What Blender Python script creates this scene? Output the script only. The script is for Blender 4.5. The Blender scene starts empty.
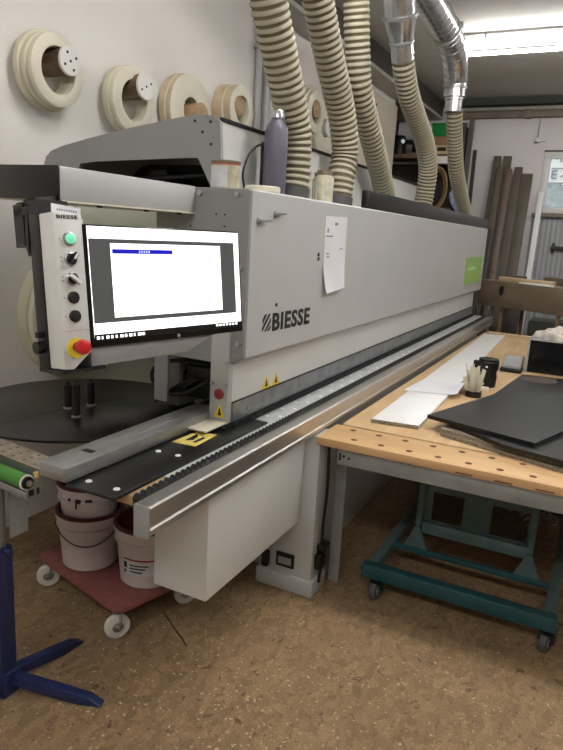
import bpy, bmesh, math, random
from mathutils import Vector, Matrix
random.seed(7)
PI = math.pi
SC = bpy.context.scene
COL = SC.collection
ORI = {}

# ------------------------------------------------------------------ materials
def lin(c):
    return tuple((x/12.92 if x <= .04045 else ((x+.055)/1.055)**2.4) for x in c)

def mat(name, rgb, rough=.5, metal=0., vary=.06, scale=8., bump=0., bscale=60., emit=0., coat=0., trans=0., alpha=1., ior=1.45, stretch=None, dark=None):
    """rgb in sRGB 0..1; colour varies a little with object-space noise."""
    m = bpy.data.materials.new(name); m.use_nodes = True
    nt = m.node_tree; N = nt.nodes; L = nt.links
    b = N['Principled BSDF']
    c = lin(rgb)
    b.inputs['Roughness'].default_value = rough
    b.inputs['Metallic'].default_value = metal
    b.inputs['Coat Weight'].default_value = coat
    b.inputs['Transmission Weight'].default_value = trans
    b.inputs['IOR'].default_value = ior
    b.inputs['Alpha'].default_value = alpha
    b.inputs['Base Color'].default_value = (*c, 1)
    tc = N.new('ShaderNodeTexCoord')
    src = tc.outputs['Object']
    if stretch:
        mp = N.new('ShaderNodeMapping'); mp.inputs['Scale'].default_value = stretch
        L.new(src, mp.inputs['Vector']); src = mp.outputs['Vector']
    if vary > 0:
        n = N.new('ShaderNodeTexNoise'); n.inputs['Scale'].default_value = scale
        n.inputs['Detail'].default_value = 5
        L.new(src, n.inputs['Vector'])
        r = N.new('ShaderNodeValToRGB')
        d = lin(dark) if dark else tuple(x*(1-vary*2) for x in c)
        r.color_ramp.elements[0].position = .3; r.color_ramp.elements[0].color = (*d, 1)
        r.color_ramp.elements[1].position = .7
        hi = c if dark else tuple(min(1, x*(1+vary)) for x in c)
        r.color_ramp.elements[1].color = (*hi, 1)
        L.new(n.outputs['Fac'], r.inputs['Fac']); L.new(r.outputs['Color'], b.inputs['Base Color'])
        if emit:
            L.new(r.outputs['Color'], b.inputs['Emission Color'])
    if emit:
        b.inputs['Emission Color'].default_value = (*c, 1)
        b.inputs['Emission Strength'].default_value = emit
    if bump > 0:
        n2 = N.new('ShaderNodeTexNoise'); n2.inputs['Scale'].default_value = bscale
        n2.inputs['Detail'].default_value = 4
        L.new(src, n2.inputs['Vector'])
        bp = N.new('ShaderNodeBump'); bp.inputs['Strength'].default_value = bump
        bp.inputs['Distance'].default_value = .01
        L.new(n2.outputs['Fac'], bp.inputs['Height']); L.new(bp.outputs['Normal'], b.inputs['Normal'])
    return m

def wood(name, light, dark, rough=.5, scale=3., stretch=(1, .06, 1), bump=.08):
    return mat(name, light, rough, vary=.2, scale=scale*8, stretch=stretch, dark=dark, bump=bump, bscale=scale*20)

M = {}
M['white_paint'] = mat('white_machine_paint', (.80, .80, .785), .42, vary=.02, scale=3)
M['grey_shade_paint'] = mat('grey_paint_with_shade', (.53, .53, .53), .42, vary=.03, scale=3)  # grey paint, darkened further for the shade on the hood end plate
M['mid_grey'] = mat('mid_grey_paint', (.52, .525, .52), .45, vary=.03, scale=4)
M['light_grey'] = mat('light_grey_paint', (.70, .705, .70), .4, vary=.02, scale=4)
M['galv'] = mat('galvanised_steel', (.60, .62, .63), .38, .75, vary=.12, scale=14)
M['steel'] = mat('brushed_steel', (.70, .71, .72), .28, .9, vary=.08, scale=10, stretch=(20, 1, 20))
M['alu'] = mat('aluminium', (.80, .79, .77), .34, .9, vary=.06, scale=8, stretch=(25, .6, 25))
M['duct'] = mat('spiral_duct_steel', (.78, .79, .80), .25, .95, vary=.1, scale=12)
M['castgrey'] = mat('hammered_grey_metal', (.58, .585, .58), .32, .6, vary=.06, scale=18)
M['table_grey'] = mat('table_bed_grey', (.74, .75, .75), .35, .25, vary=.04, scale=12)
M['black'] = mat('black_plastic', (.045, .045, .047), .45, vary=.1, scale=10)
M['black_satin'] = mat('black_satin_laminate', (.065, .067, .07), .33, vary=.08, scale=6)
M['black_rubber'] = mat('black_rubber', (.045, .045, .045), .7, vary=.1, scale=10)
M['black_disc'] = mat('black_phenolic_disc', (.055, .054, .05), .28, vary=.1, scale=5)
M['dark_board'] = mat('anthracite_laminate', (.385, .39, .41), .36, vary=.06, scale=4)
M['graphite'] = mat('graphite_laminate', (.20, .203, .215), .26, vary=.1, scale=5)
M['dust'] = mat('sawdust_smear', (.27, .23, .19), .6, vary=.2, scale=20)
M['bezel'] = mat('black_bezel', (.04, .04, .045), .22, vary=0)
M['scr_white'] = mat('screen_white', (1, 1, 1), .2, vary=0, emit=1.25)
M['scr_page'] = mat('screen_page', (1, .998, .97), .2, vary=0, emit=1.25)
M['scr_dark'] = mat('screen_dark', (.26, .265, .27), .2, vary=0, emit=.6)
M['scr_blue'] = mat('screen_blue', (.06, .05, .60), .2, vary=0, emit=.9)
M['scr_pale'] = mat('screen_pale_blue', (.62, .65, .95), .2, vary=0, emit=1)
M['scr_black'] = mat('screen_taskbar', (.05, .05, .055), .2, vary=0, emit=.1)
M['green_btn'] = mat('green_lamp_button', (.48, .90, .72), .3, vary=0, emit=.35)
M['red'] = mat('red_plastic', (.74, .10, .12), .35, vary=.05)
M['dark_red'] = mat('dark_red_plastic', (.58, .20, .22), .4, vary=.05)
M['yellow'] = mat('yellow_sticker', (.88, .78, .18), .45, vary=.03)
M['yellow_plate'] = mat('yellow_warning_plate', (.84, .76, .42), .5, vary=.06, scale=20)
M['cream_plate'] = mat('cream_metal_plate', (.83, .81, .74), .45, vary=.03)
M['ink'] = mat('black_ink', (.07, .07, .07), .5, vary=0)
M['ink_grey'] = mat('grey_ink', (.52, .52, .55), .6, vary=0)
M['paper'] = mat('white_paper', (.86, .86, .88), .75, vary=.02, scale=5)
M['white'] = mat('white_laminate', (.90, .90, .895), .35, vary=.01)
M['lime'] = mat('lime_green_sticker', (.55, .72, .36), .4, vary=.02)
M['lime_pale'] = mat('pale_green_print', (.78, .88, .66), .4, vary=0)
M['hose_rib'] = mat('hose_beige_rib', (.62, .60, .525), .5, vary=.06, scale=5)
M['hose_groove'] = mat('hose_brown_groove', (.40, .365, .275), .6, vary=.12, scale=6)
M['hose_clamp'] = mat('hose_dark_joint', (.26, .26, .26), .5, vary=.1)
M['tape_cream'] = mat('cream_edge_tape', (.83, .81, .735), .5, vary=.03, scale=6)
M['tape_cream_dark'] = mat('greenish_cream_edge_tape', (.78, .765, .67), .5, vary=.04, scale=6)
M['tape_tan'] = mat('tan_edge_tape', (.73, .66, .54), .55, vary=.08, scale=12)
M['peg_wood'] = wood('peg_wood', (.68, .57, .44), (.54, .43, .32), .6, 2, (1, 1, 1))
M['peg_brown'] = wood('peg_brown_wood', (.47, .40, .31), (.33, .26, .19), .6, 2, (1, 1, 1))
M['bottle'] = mat('violet_grey_bottle', (.36, .35, .40), .42, .1, vary=.04, scale=4)
M['tin'] = mat('tin_lid', (.52, .47, .40), .45, .4, vary=.15, scale=30)
M['label_red'] = mat('red_label', (.64, .28, .22), .5, vary=.1, scale=30)
M['label_pale'] = mat('pale_label', (.76, .77, .78), .5, vary=.06, scale=30)
M['jar_glass'] = mat('jar_glass', (.84, .86, .82), .1, vary=0, trans=.85)
M['jar_olive'] = mat('olive_jar_content', (.56, .54, .30), .5, vary=.2, scale=30)
M['jar_pale'] = mat('pale_jar_content', (.70, .68, .58), .5, vary=.15, scale=30)
M['bench_top'] = wood('beech_bench_board', (.80, .68, .52), (.73, .60, .44), .5, 2.2, (1, .12, 1))
M['bench_front'] = wood('beech_front_board', (.80, .655, .48), (.74, .59, .415), .5, 2.2, (.1, 1, 1))
M['hole'] = mat('dark_dog_hole', (.36, .24, .15), .8, vary=.1)
M['ply_edge'] = wood('pale_wood_edge', (.68, .57, .42), (.58, .46, .32), .6, 2, (.1, 1, 1))
M['chip'] = mat('raw_chipboard', (.60, .55, .47), .8, vary=.25, scale=120, dark=(.36, .32, .26), bump=.3, bscale=200)
M['bench_steel'] = mat('bench_grey_steel', (.57, .58, .57), .5, .3, vary=.1, scale=10)
M['teal'] = mat('teal_enamel', (.12, .28, .30), .4, vary=.1, scale=8)
M['teal_pale'] = mat('worn_grey_teal', (.29, .365, .36), .45, vary=.12, scale=8)
M['caster_grey'] = mat('grey_caster_tyre', (.30, .30, .31), .6, vary=.08)
M['caster_white'] = mat('white_caster_wheel', (.80, .79, .76), .45, vary=.05)
M['blue'] = mat('blue_enamel', (.115, .155, .31), .4, vary=.1, scale=10)
M['silver_tube'] = mat('galvanised_tube', (.56, .57, .57), .35, .7, vary=.1)
M['green_roller'] = mat('green_roller', (.22, .47, .14), .38, vary=.06)
M['bucket'] = mat('white_bucket_plastic', (.73, .69, .68), .45, vary=.03)
M['bucket_in'] = mat('dark_red_glue_residue', (.30, .10, .10), .6, vary=.15, scale=12)
M['dolly'] = mat('red_brown_dolly_felt', (.50, .29, .27), .75, vary=.08, scale=25, bump=.1, bscale=150)
M['brown_wood'] = wood('grey_brown_wood', (.43, .37, .31), (.37, .315, .26), .5, 1.6, (.08, 1, 1))
M['brown_plank'] = wood('olive_brown_plank', (.37, .335, .28), (.30, .27, .225), .55, 1.5, (1, 1, .06))
M['dark_wood'] = wood('dark_wood', (.23, .20, .17), (.16, .14, .12), .6, 1.5, (1, 1, .1))
M['raw_wood'] = wood('raw_pine', (.74, .65, .52), (.65, .55, .42), .6, 2, (.1, 1, 1))
M['raw_pine_v'] = wood('raw_pine_upright', (.55, .44, .32), (.46, .36, .25), .6, 2, (1, 1, .1))
M['cardboard'] = mat('brown_cardboard', (.56, .44, .32), .8, vary=.08)
M['green_box'] = mat('green_plastic', (.11, .50, .22), .45, vary=.06)
M['white_plain'] = mat('white_plastic', (.86, .85, .83), .45, vary=.02)
M['bag'] = mat('blue_white_bag', (.74, .76, .80), .6, vary=.3, scale=12, dark=(.42, .50, .68))
M['cloth'] = mat('crumpled_white_cloth', (.80, .77, .73), .9, vary=.06, scale=20, bump=.3, bscale=40)
M['smoke_glass'] = mat('smoky_acrylic', (.16, .165, .17), .1, vary=0, trans=.7, ior=1.2)
M['clear_edge'] = mat('clear_acrylic_edge', (.55, .57, .58), .2, vary=0)
M['corrug'] = mat('grey_sheet', (.62, .63, .64), .5, .1, vary=.07, scale=20, stretch=(12, 1, 1))
M['sill_stone'] = mat('weathered_sill', (.52, .48, .42), .8, vary=.2, scale=25)
M['trunk'] = mat('brown_conduit', (.52, .475, .43), .6, vary=.1)
M['trunk_pale'] = mat('pale_conduit', (.70, .69, .66), .5, vary=.04)
M['conduit'] = mat('grey_conduit', (.62, .62, .61), .45, .2, vary=.05)
M['beam_dark'] = mat('dark_grey_beam', (.30, .315, .305), .7, vary=.06)
M['beam_brown'] = mat('dark_brown_beam', (.31, .285, .26), .75, vary=.08)
M['lamp_body'] = mat('grey_lamp_batten', (.60, .60, .58), .5, vary=.03)
M['tube'] = mat('lit_fluorescent_tube', (1, .995, .99), .5, vary=0, emit=95)
M['tube_back'] = mat('lit_fluorescent_tube_back', (1, .995, .99), .5, vary=0, emit=40)
M['frame_white'] = mat('white_window_frame', (.84, .84, .83), .45, vary=.02)
M['pane'] = mat('window_glass', (.95, .97, .97), .03, vary=0, trans=1., ior=1.1)

def wall_mat():
    m = mat('left_wall_plaster', (.80, .775, .74), .85, vary=.0, bump=.05, bscale=30)
    nt = m.node_tree; N = nt.nodes; L = nt.links; b = N['Principled BSDF']
    tc = N.new('ShaderNodeTexCoord'); sp = N.new('ShaderNodeSeparateXYZ'); L.new(tc.outputs['Object'], sp.inputs[0])
    # lower wall tinted pale green beyond a certain depth
    rz = N.new('ShaderNodeMapRange'); rz.inputs[1].default_value = 1.86; rz.inputs[2].default_value = 1.90; rz.inputs[3].default_value = 1; rz.inputs[4].default_value = 0
    L.new(sp.outputs['Z'], rz.inputs[0])
    ry = N.new('ShaderNodeMapRange'); ry.inputs[1].default_value = 2.72; ry.inputs[2].default_value = 2.84
    L.new(sp.outputs['Y'], ry.inputs[0])
    mu = N.new('ShaderNodeMath'); mu.operation = 'MULTIPLY'; L.new(rz.outputs[0], mu.inputs[0]); L.new(ry.outputs[0], mu.inputs[1])
    n = N.new('ShaderNodeTexNoise'); n.inputs['Scale'].default_value = 1.2; n.inputs['Detail'].default_value = 6; L.new(tc.outputs['Object'], n.inputs['Vector'])
    r = N.new('ShaderNodeValToRGB'); r.color_ramp.elements[0].position = .25; r.color_ramp.elements[1].position = .75
    r.color_ramp.elements[0].color = (*lin((.86, .84, .815)), 1); r.color_ramp.elements[1].color = (*lin((.905, .89, .87)), 1)
    L.new(n.outputs['Fac'], r.inputs['Fac'])
    mx = N.new('ShaderNodeMix'); mx.data_type = 'RGBA'
    L.new(mu.outputs[0], mx.inputs[0]); L.new(r.outputs['Color'], mx.inputs[6]); mx.inputs[7].default_value = (*lin((.85, .86, .775)), 1)
    L.new(mx.outputs[2], b.inputs['Base Color'])
    return m

def floor_mat():
    m = mat('dusty_chip_floor', (.5, .4, .3), .8, vary=0)
    nt = m.node_tree; N = nt.nodes; L = nt.links; b = N['Principled BSDF']
    tc = N.new('ShaderNodeTexCoord'); src = tc.outputs['Object']
    def noise(s, d=6, dist=0.):
        n = N.new('ShaderNodeTexNoise'); n.inputs['Scale'].default_value = s; n.inputs['Detail'].default_value = d
        n.inputs['Distortion'].default_value = dist; L.new(src, n.inputs['Vector']); return n
    def ramp(f, a, ca, bb, cb):
        r = N.new('ShaderNodeValToRGB'); r.color_ramp.elements[0].position = a; r.color_ramp.elements[0].color = ca
        r.color_ramp.elements[1].position = bb; r.color_ramp.elements[1].color = cb; L.new(f, r.inputs['Fac']); return r
    big = ramp(noise(1.1).outputs['Fac'], .3, (*lin((.485, .40, .29)), 1), .7, (*lin((.565, .47, .35)), 1))
    vo = N.new('ShaderNodeTexVoronoi'); vo.inputs['Scale'].default_value = 42; vo.inputs['Randomness'].default_value = 1
    mpg = N.new('ShaderNodeMapping'); mpg.inputs['Scale'].default_value = (1, .55, 1); mpg.inputs['Rotation'].default_value = (0, 0, .6)
    wn = noise(9, 4)
    mixv = N.new('ShaderNodeMix'); mixv.data_type = 'VECTOR'; mixv.inputs[0].default_value = .09
    L.new(src, mpg.inputs['Vector']); L.new(mpg.outputs[0], mixv.inputs[4]); L.new(wn.outputs['Color'], mixv.inputs[5])
    L.new(mixv.outputs[1], vo.inputs['Vector'])
    bw = N.new('ShaderNodeRGBToBW'); L.new(vo.outputs['Color'], bw.inputs[0])
    flake = ramp(bw.outputs[0], .1, (.66, .63, .60, 1), .9, (1.2, 1.18, 1.15, 1))
    mul = N.new('ShaderNodeMix'); mul.data_type = 'RGBA'; mul.blend_type = 'MULTIPLY'; mul.inputs[0].default_value = .75
    L.new(big.outputs[0], mul.inputs[6]); L.new(flake.outputs[0], mul.inputs[7])
    fine = ramp(noise(110, 3).outputs['Fac'], .35, (.66, .66, .66, 1), .62, (1.12, 1.12, 1.12, 1))
    mul2 = N.new('ShaderNodeMix'); mul2.data_type = 'RGBA'; mul2.blend_type = 'MULTIPLY'; mul2.inputs[0].default_value = .7
    L.new(mul.outputs[2], mul2.inputs[6]); L.new(fine.outputs[0], mul2.inputs[7])
    # pale flakes trodden into the dust
    sn = ramp(noise(70, 2, .6).outputs['Fac'], .67, (0, 0, 0, 1), .72, (1, 1, 1, 1))
    mx = N.new('ShaderNodeMix'); mx.data_type = 'RGBA'; L.new(sn.outputs[0], mx.inputs[0])
    L.new(mul2.outputs[2], mx.inputs[6]); mx.inputs[7].default_value = (*lin((.74, .66, .52)), 1)
    dk = ramp(noise(30, 3, 1.2).outputs['Fac'], .64, (0, 0, 0, 1), .70, (1, 1, 1, 1))
    mx2 = N.new('ShaderNodeMix'); mx2.data_type = 'RGBA'; L.new(dk.outputs[0], mx2.inputs[0])
    L.new(mx.outputs[2], mx2.inputs[6]); mx2.inputs[7].default_value = (*lin((.34, .26, .175)), 1)
    L.new(mx2.outputs[2], b.inputs['Base Color'])
    bp = N.new('ShaderNodeBump'); bp.inputs['Strength'].default_value = .25; bp.inputs['Distance'].default_value = .006
    L.new(noise(60, 4).outputs['Fac'], bp.inputs['Height']); L.new(bp.outputs[0], b.inputs['Normal'])
    return m
M['wall'] = wall_mat()
M['floor'] = floor_mat()
M['plaster'] = mat('back_wall_plaster', (.855, .83, .825), .85, vary=.03, scale=1.3)
M['plaster_far'] = mat('plain_plaster', (.76, .74, .71), .85, vary=.03, scale=1.3)
M['ceiling'] = mat('ceiling_paint', (.78, .77, .745), .85, vary=.03, scale=1)
M['cream_wall'] = mat('cream_wall_board', (.82, .79, .72), .7, vary=.02, scale=2)

# ------------------------------------------------------------------ mesh helpers
def bm_new(): return bmesh.new()

def bx(bm, x0, x1, y0, y1, z0, z1, bev=0., mi=0, seg=2):
    x0, x1 = sorted((x0, x1)); y0, y1 = sorted((y0, y1)); z0, z1 = sorted((z0, z1))
    t = bmesh.new()
    v = [t.verts.new((x, y, z)) for z in (z0, z1) for y in (y0, y1) for x in (x0, x1)]
    for f in ((0, 2, 3, 1), (4, 5, 7, 6), (0, 1, 5, 4), (1, 3, 7, 5), (3, 2, 6, 7), (2, 0, 4, 6)):
        t.faces.new([v[i] for i in f])
    if bev > 0:
        bmesh.ops.bevel(t, geom=t.edges[:], offset=min(bev, (x1-x0)*.45, (y1-y0)*.45, (z1-z0)*.45), segments=seg, affect='EDGES', profile=.5)
    merge(bm, t, mi)

def merge(bm, t, mi=0, mtx=None, smooth=None):
    t.normal_update()
    mp = {}
    for v in t.verts:
        mp[v] = bm.verts.new(mtx @ v.co if mtx else v.co)
    for f in t.faces:
        try:
            nf = bm.faces.new([mp[v] for v in f.verts]); nf.material_index = mi if mi is not None else f.material_index
            nf.smooth = f.smooth if smooth is None else smooth
        except ValueError: pass
    t.free()

def obox(bm, c, ax, ay, az, hx, hy, hz, bev=0., mi=0):
    """box centred at c along given axes (half sizes)"""
    t = bmesh.new(); bx(t, -hx, hx, -hy, hy, -hz, hz, bev)
    mm = Matrix((Vector(ax).normalized(), Vector(ay).normalized(), Vector(az).normalized())).transposed().to_4x4()
    mm.translation = Vector(c)
    merge(bm, t, mi, mm)

def bar(bm, p, q, w, h, mi=0, bev=0., up=(0, 0, 1)):
    p, q = Vector(p), Vector(q); d = (q-p); l = d.length; d.normalize()
    s = d.cross(Vector(up))
    if s.length < 1e-4: s = Vector((1, 0, 0))
    s.normalize(); u = s.cross(d)
    obox(bm, (p+q)/2, d, s, u, l/2, w/2, h/2, bev, mi)

def frames(pts):
    T = []
    for i in range(len(pts)):
        a = pts[max(i-1, 0)]; b = pts[min(i+1, len(pts)-1)]
        T.append((b-a).normalized())
    n = T[0].cross(Vector((0, 0, 1)))
    if n.length < .05: n = T[0].cross(Vector((0, 1, 0)))
    n.normalize(); out = []
    for t in T:
        n = (n - t*n.dot(t)).normalized(); out.append((n, t.cross(n)))
    return out

def sweep(bm, pts, r, seg=12, mi=0, caps=True, mfun=None):
    pts = [Vector(p) for p in pts]; fr = frames(pts)
    rr = r if isinstance(r, (list, tuple)) else [r]*len(pts)
    rings = []
    for p, (a, b), q in zip(pts, fr, rr):
        rings.append([bm.verts.new(p + a*math.cos(k*2*PI/seg)*q + b*math.sin(k*2*PI/seg)*q) for k in range(seg)])
    for i in range(len(rings)-1):
        m = mfun(i) if mfun else mi
        for k in range(seg):
            f = bm.faces.new((rings[i][k], rings[i][(k+1) % seg], rings[i+1][(k+1) % seg], rings[i+1][k]))
            f.smooth = True; f.material_index = m
    if caps:
        f = bm.faces.new(rings[0][::-1]); f.material_index = mi
        f = bm.faces.new(rings[-1]); f.material_index = mi

def cyl(bm, p, q, r, seg=20, mi=0, r2=None):
    sweep(bm, [p, q], [r, r if r2 is None else r2], seg, mi)

def smooth_path(ctrl, n=12):
    P = [Vector(c) for c in ctrl]; P = [P[0]*2-P[1]] + P + [P[-1]*2-P[-2]]; out = []
    for i in range(1, len(P)-2):
        for k in range(n):
            t = k/n; a, b, c, d = P[i-1], P[i], P[i+1], P[i+2]
            out.append(.5*((2*b) + (c-a)*t + (2*a-5*b+4*c-d)*t*t + (3*b-a-3*c+d)*t*t*t))
    out.append(P[-2]); return out

def resample(pts, step):
    out = [pts[0].copy()]; acc = 0.
    for a, b in zip(pts[:-1], pts[1:]):
        l = (b-a).length
        if l < 1e-9: continue
        while acc + l >= step:
            t = (step-acc)/l; a = a.lerp(b, t); out.append(a.copy()); l = (b-a).length; acc = 0.
            if l < 1e-9: break
        acc += l
    return out

def lathe(bm, c, axis, prof, seg=32, mi=0, closed=False, mis=None, up=None):
    """prof: list of (distance along axis, radius)"""
    ax = Vector(axis).normalized(); u = ax.cross(Vector((0, 0, 1)))
    if u.length < .05: u = Vector((1, 0, 0))
    u.normalize(); w = ax.cross(u); c = Vector(c); rings = []
    for (d, r) in prof:
        if r < 1e-6: rings.append([bm.verts.new(c+ax*d)])
        else: rings.append([bm.verts.new(c+ax*d+u*math.cos(2*PI*k/seg)*r+w*math.sin(2*PI*k/seg)*r) for k in range(seg)])
    prs = list(zip(rings[:-1], rings[1:])) + ([(rings[-1], rings[0])] if closed else [])
    for i, (A, B) in enumerate(prs):
        m = mis[i] if mis else mi
        for k in range(seg):
            k2 = (k+1) % seg
            if len(A) == 1 and len(B) == 1: continue
            if len(A) == 1: vs = (A[0], B[k2], B[k])
            elif len(B) == 1: vs = (A[k], A[k2], B[0])
            else: vs = (A[k], A[k2], B[k2], B[k])
            f = bm.faces.new(vs); f.material_index = m; f.smooth = True

def prism(bm, poly, axis, a0, a1, mi=0, bev=0.):
    """poly: 2-D outline; axis 'x' -> (y,z), 'y' -> (x,z), 'z' -> (x,y)"""
    t = bmesh.new()
    def P(p, a): return {'x': (a, p[0], p[1]), 'y': (p[0], a, p[1]), 'z': (p[0], p[1], a)}[axis]
    A = [t.verts.new(P(p, a0)) for p in poly]; B = [t.verts.new(P(p, a1)) for p in poly]
    n = len(poly)
    t.faces.new(A); t.faces.new(B[::-1])
    for i in range(n): t.faces.new((A[i], B[i], B[(i+1) % n], A[(i+1) % n]))
    bmesh.ops.recalc_face_normals(t, faces=t.faces[:])
    if bev > 0: bmesh.ops.bevel(t, geom=t.edges[:], offset=bev, segments=2, affect='EDGES', profile=.5)
    merge(bm, t, mi)

def sheet_bm(fn, nu, nv, th, flip=1):
    """thin closed sheet: fn(s, q) -> point; thickness added along the local normal side"""
    b = bmesh.new(); top = []; bot = []
    for j in range(nv+1):
        ra = []; rb = []
        for i in range(nu+1):
            s, q = i/nu, j/nv; e = 1e-3
            p = Vector(fn(s, q)); n = (Vector(fn(s+e, q))-p).cross(Vector(fn(s, q+e))-p).normalized()*flip
            ra.append(b.verts.new(p)); rb.append(b.verts.new(p+n*th))
        top.append(ra); bot.append(rb)
    for j in range(nv):
        for i in range(nu):
            for g, o in ((top, 1), (bot, -1)):
                f = b.faces.new((g[j][i], g[j][i+1], g[j+1][i+1], g[j+1][i])[::o]); f.smooth = True
    ring = [(0, i) for i in range(nu)]+[(j, nu) for j in range(nv)]+[(nv, nu-i) for i in range(nu)]+[(nv-j, 0) for j in range(nv)]
    for k in range(len(ring)):
        (a, c), (d, e_) = ring[k], ring[(k+1) % len(ring)]
        b.faces.new((top[a][c], top[d][e_], bot[d][e_], bot[a][c]))
    return b

def text_bm(s, w, h, depth, bold=0.):
    """extruded letters in local XY, 0..w by 0..h, thickness in +z"""
    cu = bpy.data.curves.new('t', 'FONT'); cu.body = s; cu.extrude = .02; cu.offset = bold; cu.resolution_u = 3; cu.space_character = 1.10
    o = bpy.data.objects.new('t', cu); COL.objects.link(o)
    bpy.context.view_layer.update()
    me = bpy.data.meshes.new_from_object(o.evaluated_get(bpy.context.evaluated_depsgraph_get()))
    t = bmesh.new(); t.from_mesh(me)
    bpy.data.objects.remove(o); bpy.data.curves.remove(cu); bpy.data.meshes.remove(me)
    xs = [v.co.x for v in t.verts]; ys = [v.co.y for v in t.verts]
    for v in t.verts:
        v.co = Vector(((v.co.x-min(xs))/(max(xs)-min(xs))*w, (v.co.y-min(ys))/(max(ys)-min(ys))*h, (v.co.z+.02)/.04*depth))
    return t

def link(name, me, parent):
    o = bpy.data.objects.new(name, me); COL.objects.link(o)
    if parent is not None: o.parent = parent
    return o

def part(name, bm, mats, parent=None, local=False, label=None):
    """one mesh object; coordinates are world ones unless local"""
    if not isinstance(mats, (list, tuple)): mats = [mats]
    org = Vector((0, 0, 0))
    if parent is not None and not local: org = ORI.get(parent.name, org)
    me = bpy.data.meshes.new(name)
    bmesh.ops.recalc_face_normals(bm, faces=bm.faces[:])
    for v in bm.verts: v.co -= org
    bm.to_mesh(me); bm.free()
    me.set_sharp_from_angle(angle=math.radians(38))
    for m in mats: me.materials.append(M[m] if isinstance(m, str) else m)
    o = link(name, me, parent)
    ORI[o.name] = org
    if label: o['label'] = label
    return o

def tag(o, label, cat, group=None, kind=None):
    o['label'] = label; o['category'] = cat
    if group: o['group'] = group
    if kind: o['kind'] = kind
    return o

def thing(name, label, cat, loc=(0, 0, 0), group=None, mtx=None):
    o = link(name, None, None)
    o.empty_display_size = .1
    if mtx is not None: o.matrix_world = mtx
    else: o.location = loc
    ORI[o.name] = Vector(loc)
    return tag(o, label, cat, group)

def solo(name, bm, mats, label, cat, group=None, kind=None, base=None):
    """a thing that is a single mesh, origin at its base"""
    if base is None:
        xs = [v.co for v in bm.verts]
        base = Vector(((min(v.x for v in xs)+max(v.x for v in xs))/2, (min(v.y for v in xs)+max(v.y for v in xs))/2, min(v.z for v in xs)))
    for v in bm.verts: v.co -= Vector(base)
    o = part(name, bm, mats); o.location = base; ORI[o.name] = Vector(base)
    return tag(o, label, cat, group, kind)

def struct(name, bm, mats, parent=None):
    o = part(name, bm, mats, parent); o['kind'] = 'structure'; return o

# ------------------------------------------------------------------ camera
cam = bpy.data.cameras.new('camera'); co = bpy.data.objects.new('camera', cam); COL.objects.link(co)
R = ((.8899, .1489, -.4312), (.4522, -.1708, .8754), (.0567, -.9740, -.2193))
r_ = Vector([R[i][0] for i in range(3)]); u_ = -Vector([R[i][1] for i in range(3)]); b_ = -Vector([R[i][2] for i in range(3)])
r_.normalize(); b_ = (b_ - r_*b_.dot(r_)).normalized(); u_ = b_.cross(r_)
mw = Matrix((r_, u_, b_)).transposed().to_4x4(); mw.translation = (0, 0, 1.75)
co.matrix_world = mw
cam.sensor_width = 36; cam.sensor_fit = 'AUTO'; cam.lens = 36*640/750; cam.clip_start = .05; cam.clip_end = 60
SC.camera = co

# ------------------------------------------------------------------ room
XL, XR, YF, YB, ZC = -2.862, 5.0, -4.0, 10.3, 3.8
b = bm_new(); bx(b, -4.2, XR, YF, YB, -.1, 0); struct('floor', b, 'floor')
b = bm_new(); bx(b, -4.2, XR, YF, YB+.3, ZC, ZC+.1); struct('ceiling', b, 'ceiling')
b = bm_new(); bx(b, XL-.12, XL, YF, 8.77, 0, ZC); struct('wall_left', b, 'wall')
b = bm_new(); bx(b, -4.2, -4.08, 8.65, YB, 0, ZC); bx(b, -4.08, XL-.12, 8.65, 8.77, 0, ZC); struct('wall_left_recess', b, 'plaster_far')
WX0, WX1, WZ0, WZ1 = -1.06, .35, 2.22, 3.07
b = bm_new()
bx(b, -4.2, WX0, YB, YB+.25, 0, ZC); bx(b, WX1, XR, YB, YB+.25, 0, ZC); bx(b, WX0, WX1, YB, YB+.25, 0, WZ0); bx(b, WX0, WX1, YB, YB+.25, WZ1, ZC)
struct('wall_back', b, 'plaster')
b = bm_new(); bx(b, XR, XR+.1, YF, YB+.25, 0, ZC); struct('wall_right', b, 'plaster_far')
b = bm_new(); bx(b, -4.2, XR, YF-.1, YF, 0, ZC); struct('wall_front', b, 'plaster_far')
# dark ceiling beam along the left wall, grey strip along the back wall
b = bm_new(); bx(b, XL, -2.6, YF, YB, 3.57, ZC-.001); struct('trim_1', b, 'beam_brown')
b = bm_new(); bx(b, XL, -2.59, YF, YB-.02, 3.53, 3.569); struct('trim_2', b, 'trunk_pale')
b = bm_new(); bx(b, -2.58, XR, YB-.16, YB, 3.70, ZC-.001); struct('trim_3', b, 'beam_dark')
b = bm_new(); bx(b, -1.12, .42, YB-.13, YB, WZ0-.06, WZ0-.005, .01); struct('trim_4', b, 'sill_stone')
# window
t = thing('window_1', 'white framed workshop window in the back wall', 'window', (-.35, YB, WZ0)); t['kind'] = 'structure'
b = bm_new()
fw = .085
bx(b, WX0, WX1, YB-.02, YB+.09, WZ0, WZ0+fw, .006); bx(b, WX0, WX1, YB-.02, YB+.09, WZ1-fw, WZ1, .006)
bx(b, WX0, WX0+fw, YB-.02, YB+.09, WZ0+fw, WZ1-fw, .006); bx(b, WX1-fw, WX1, YB-.02, YB+.09, WZ0+fw, WZ1-fw, .006)
bx(b, -.40, -.31, YB-.015, YB+.085, WZ0+fw, WZ1-fw, .006)
part('window_frame', b, 'frame_white', t)
b = bm_new(); bx(b, WX0+fw, WX1-fw, YB+.035, YB+.043, WZ0+fw, WZ1-fw); part('pane', b, 'pane', t)
b = bm_new(); bx(b, WX0-.01, WX1+.01, YB-.03, YB, WZ1-.002, WZ1+.02); part('head_strip', b, 'beam_dark', t)
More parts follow.
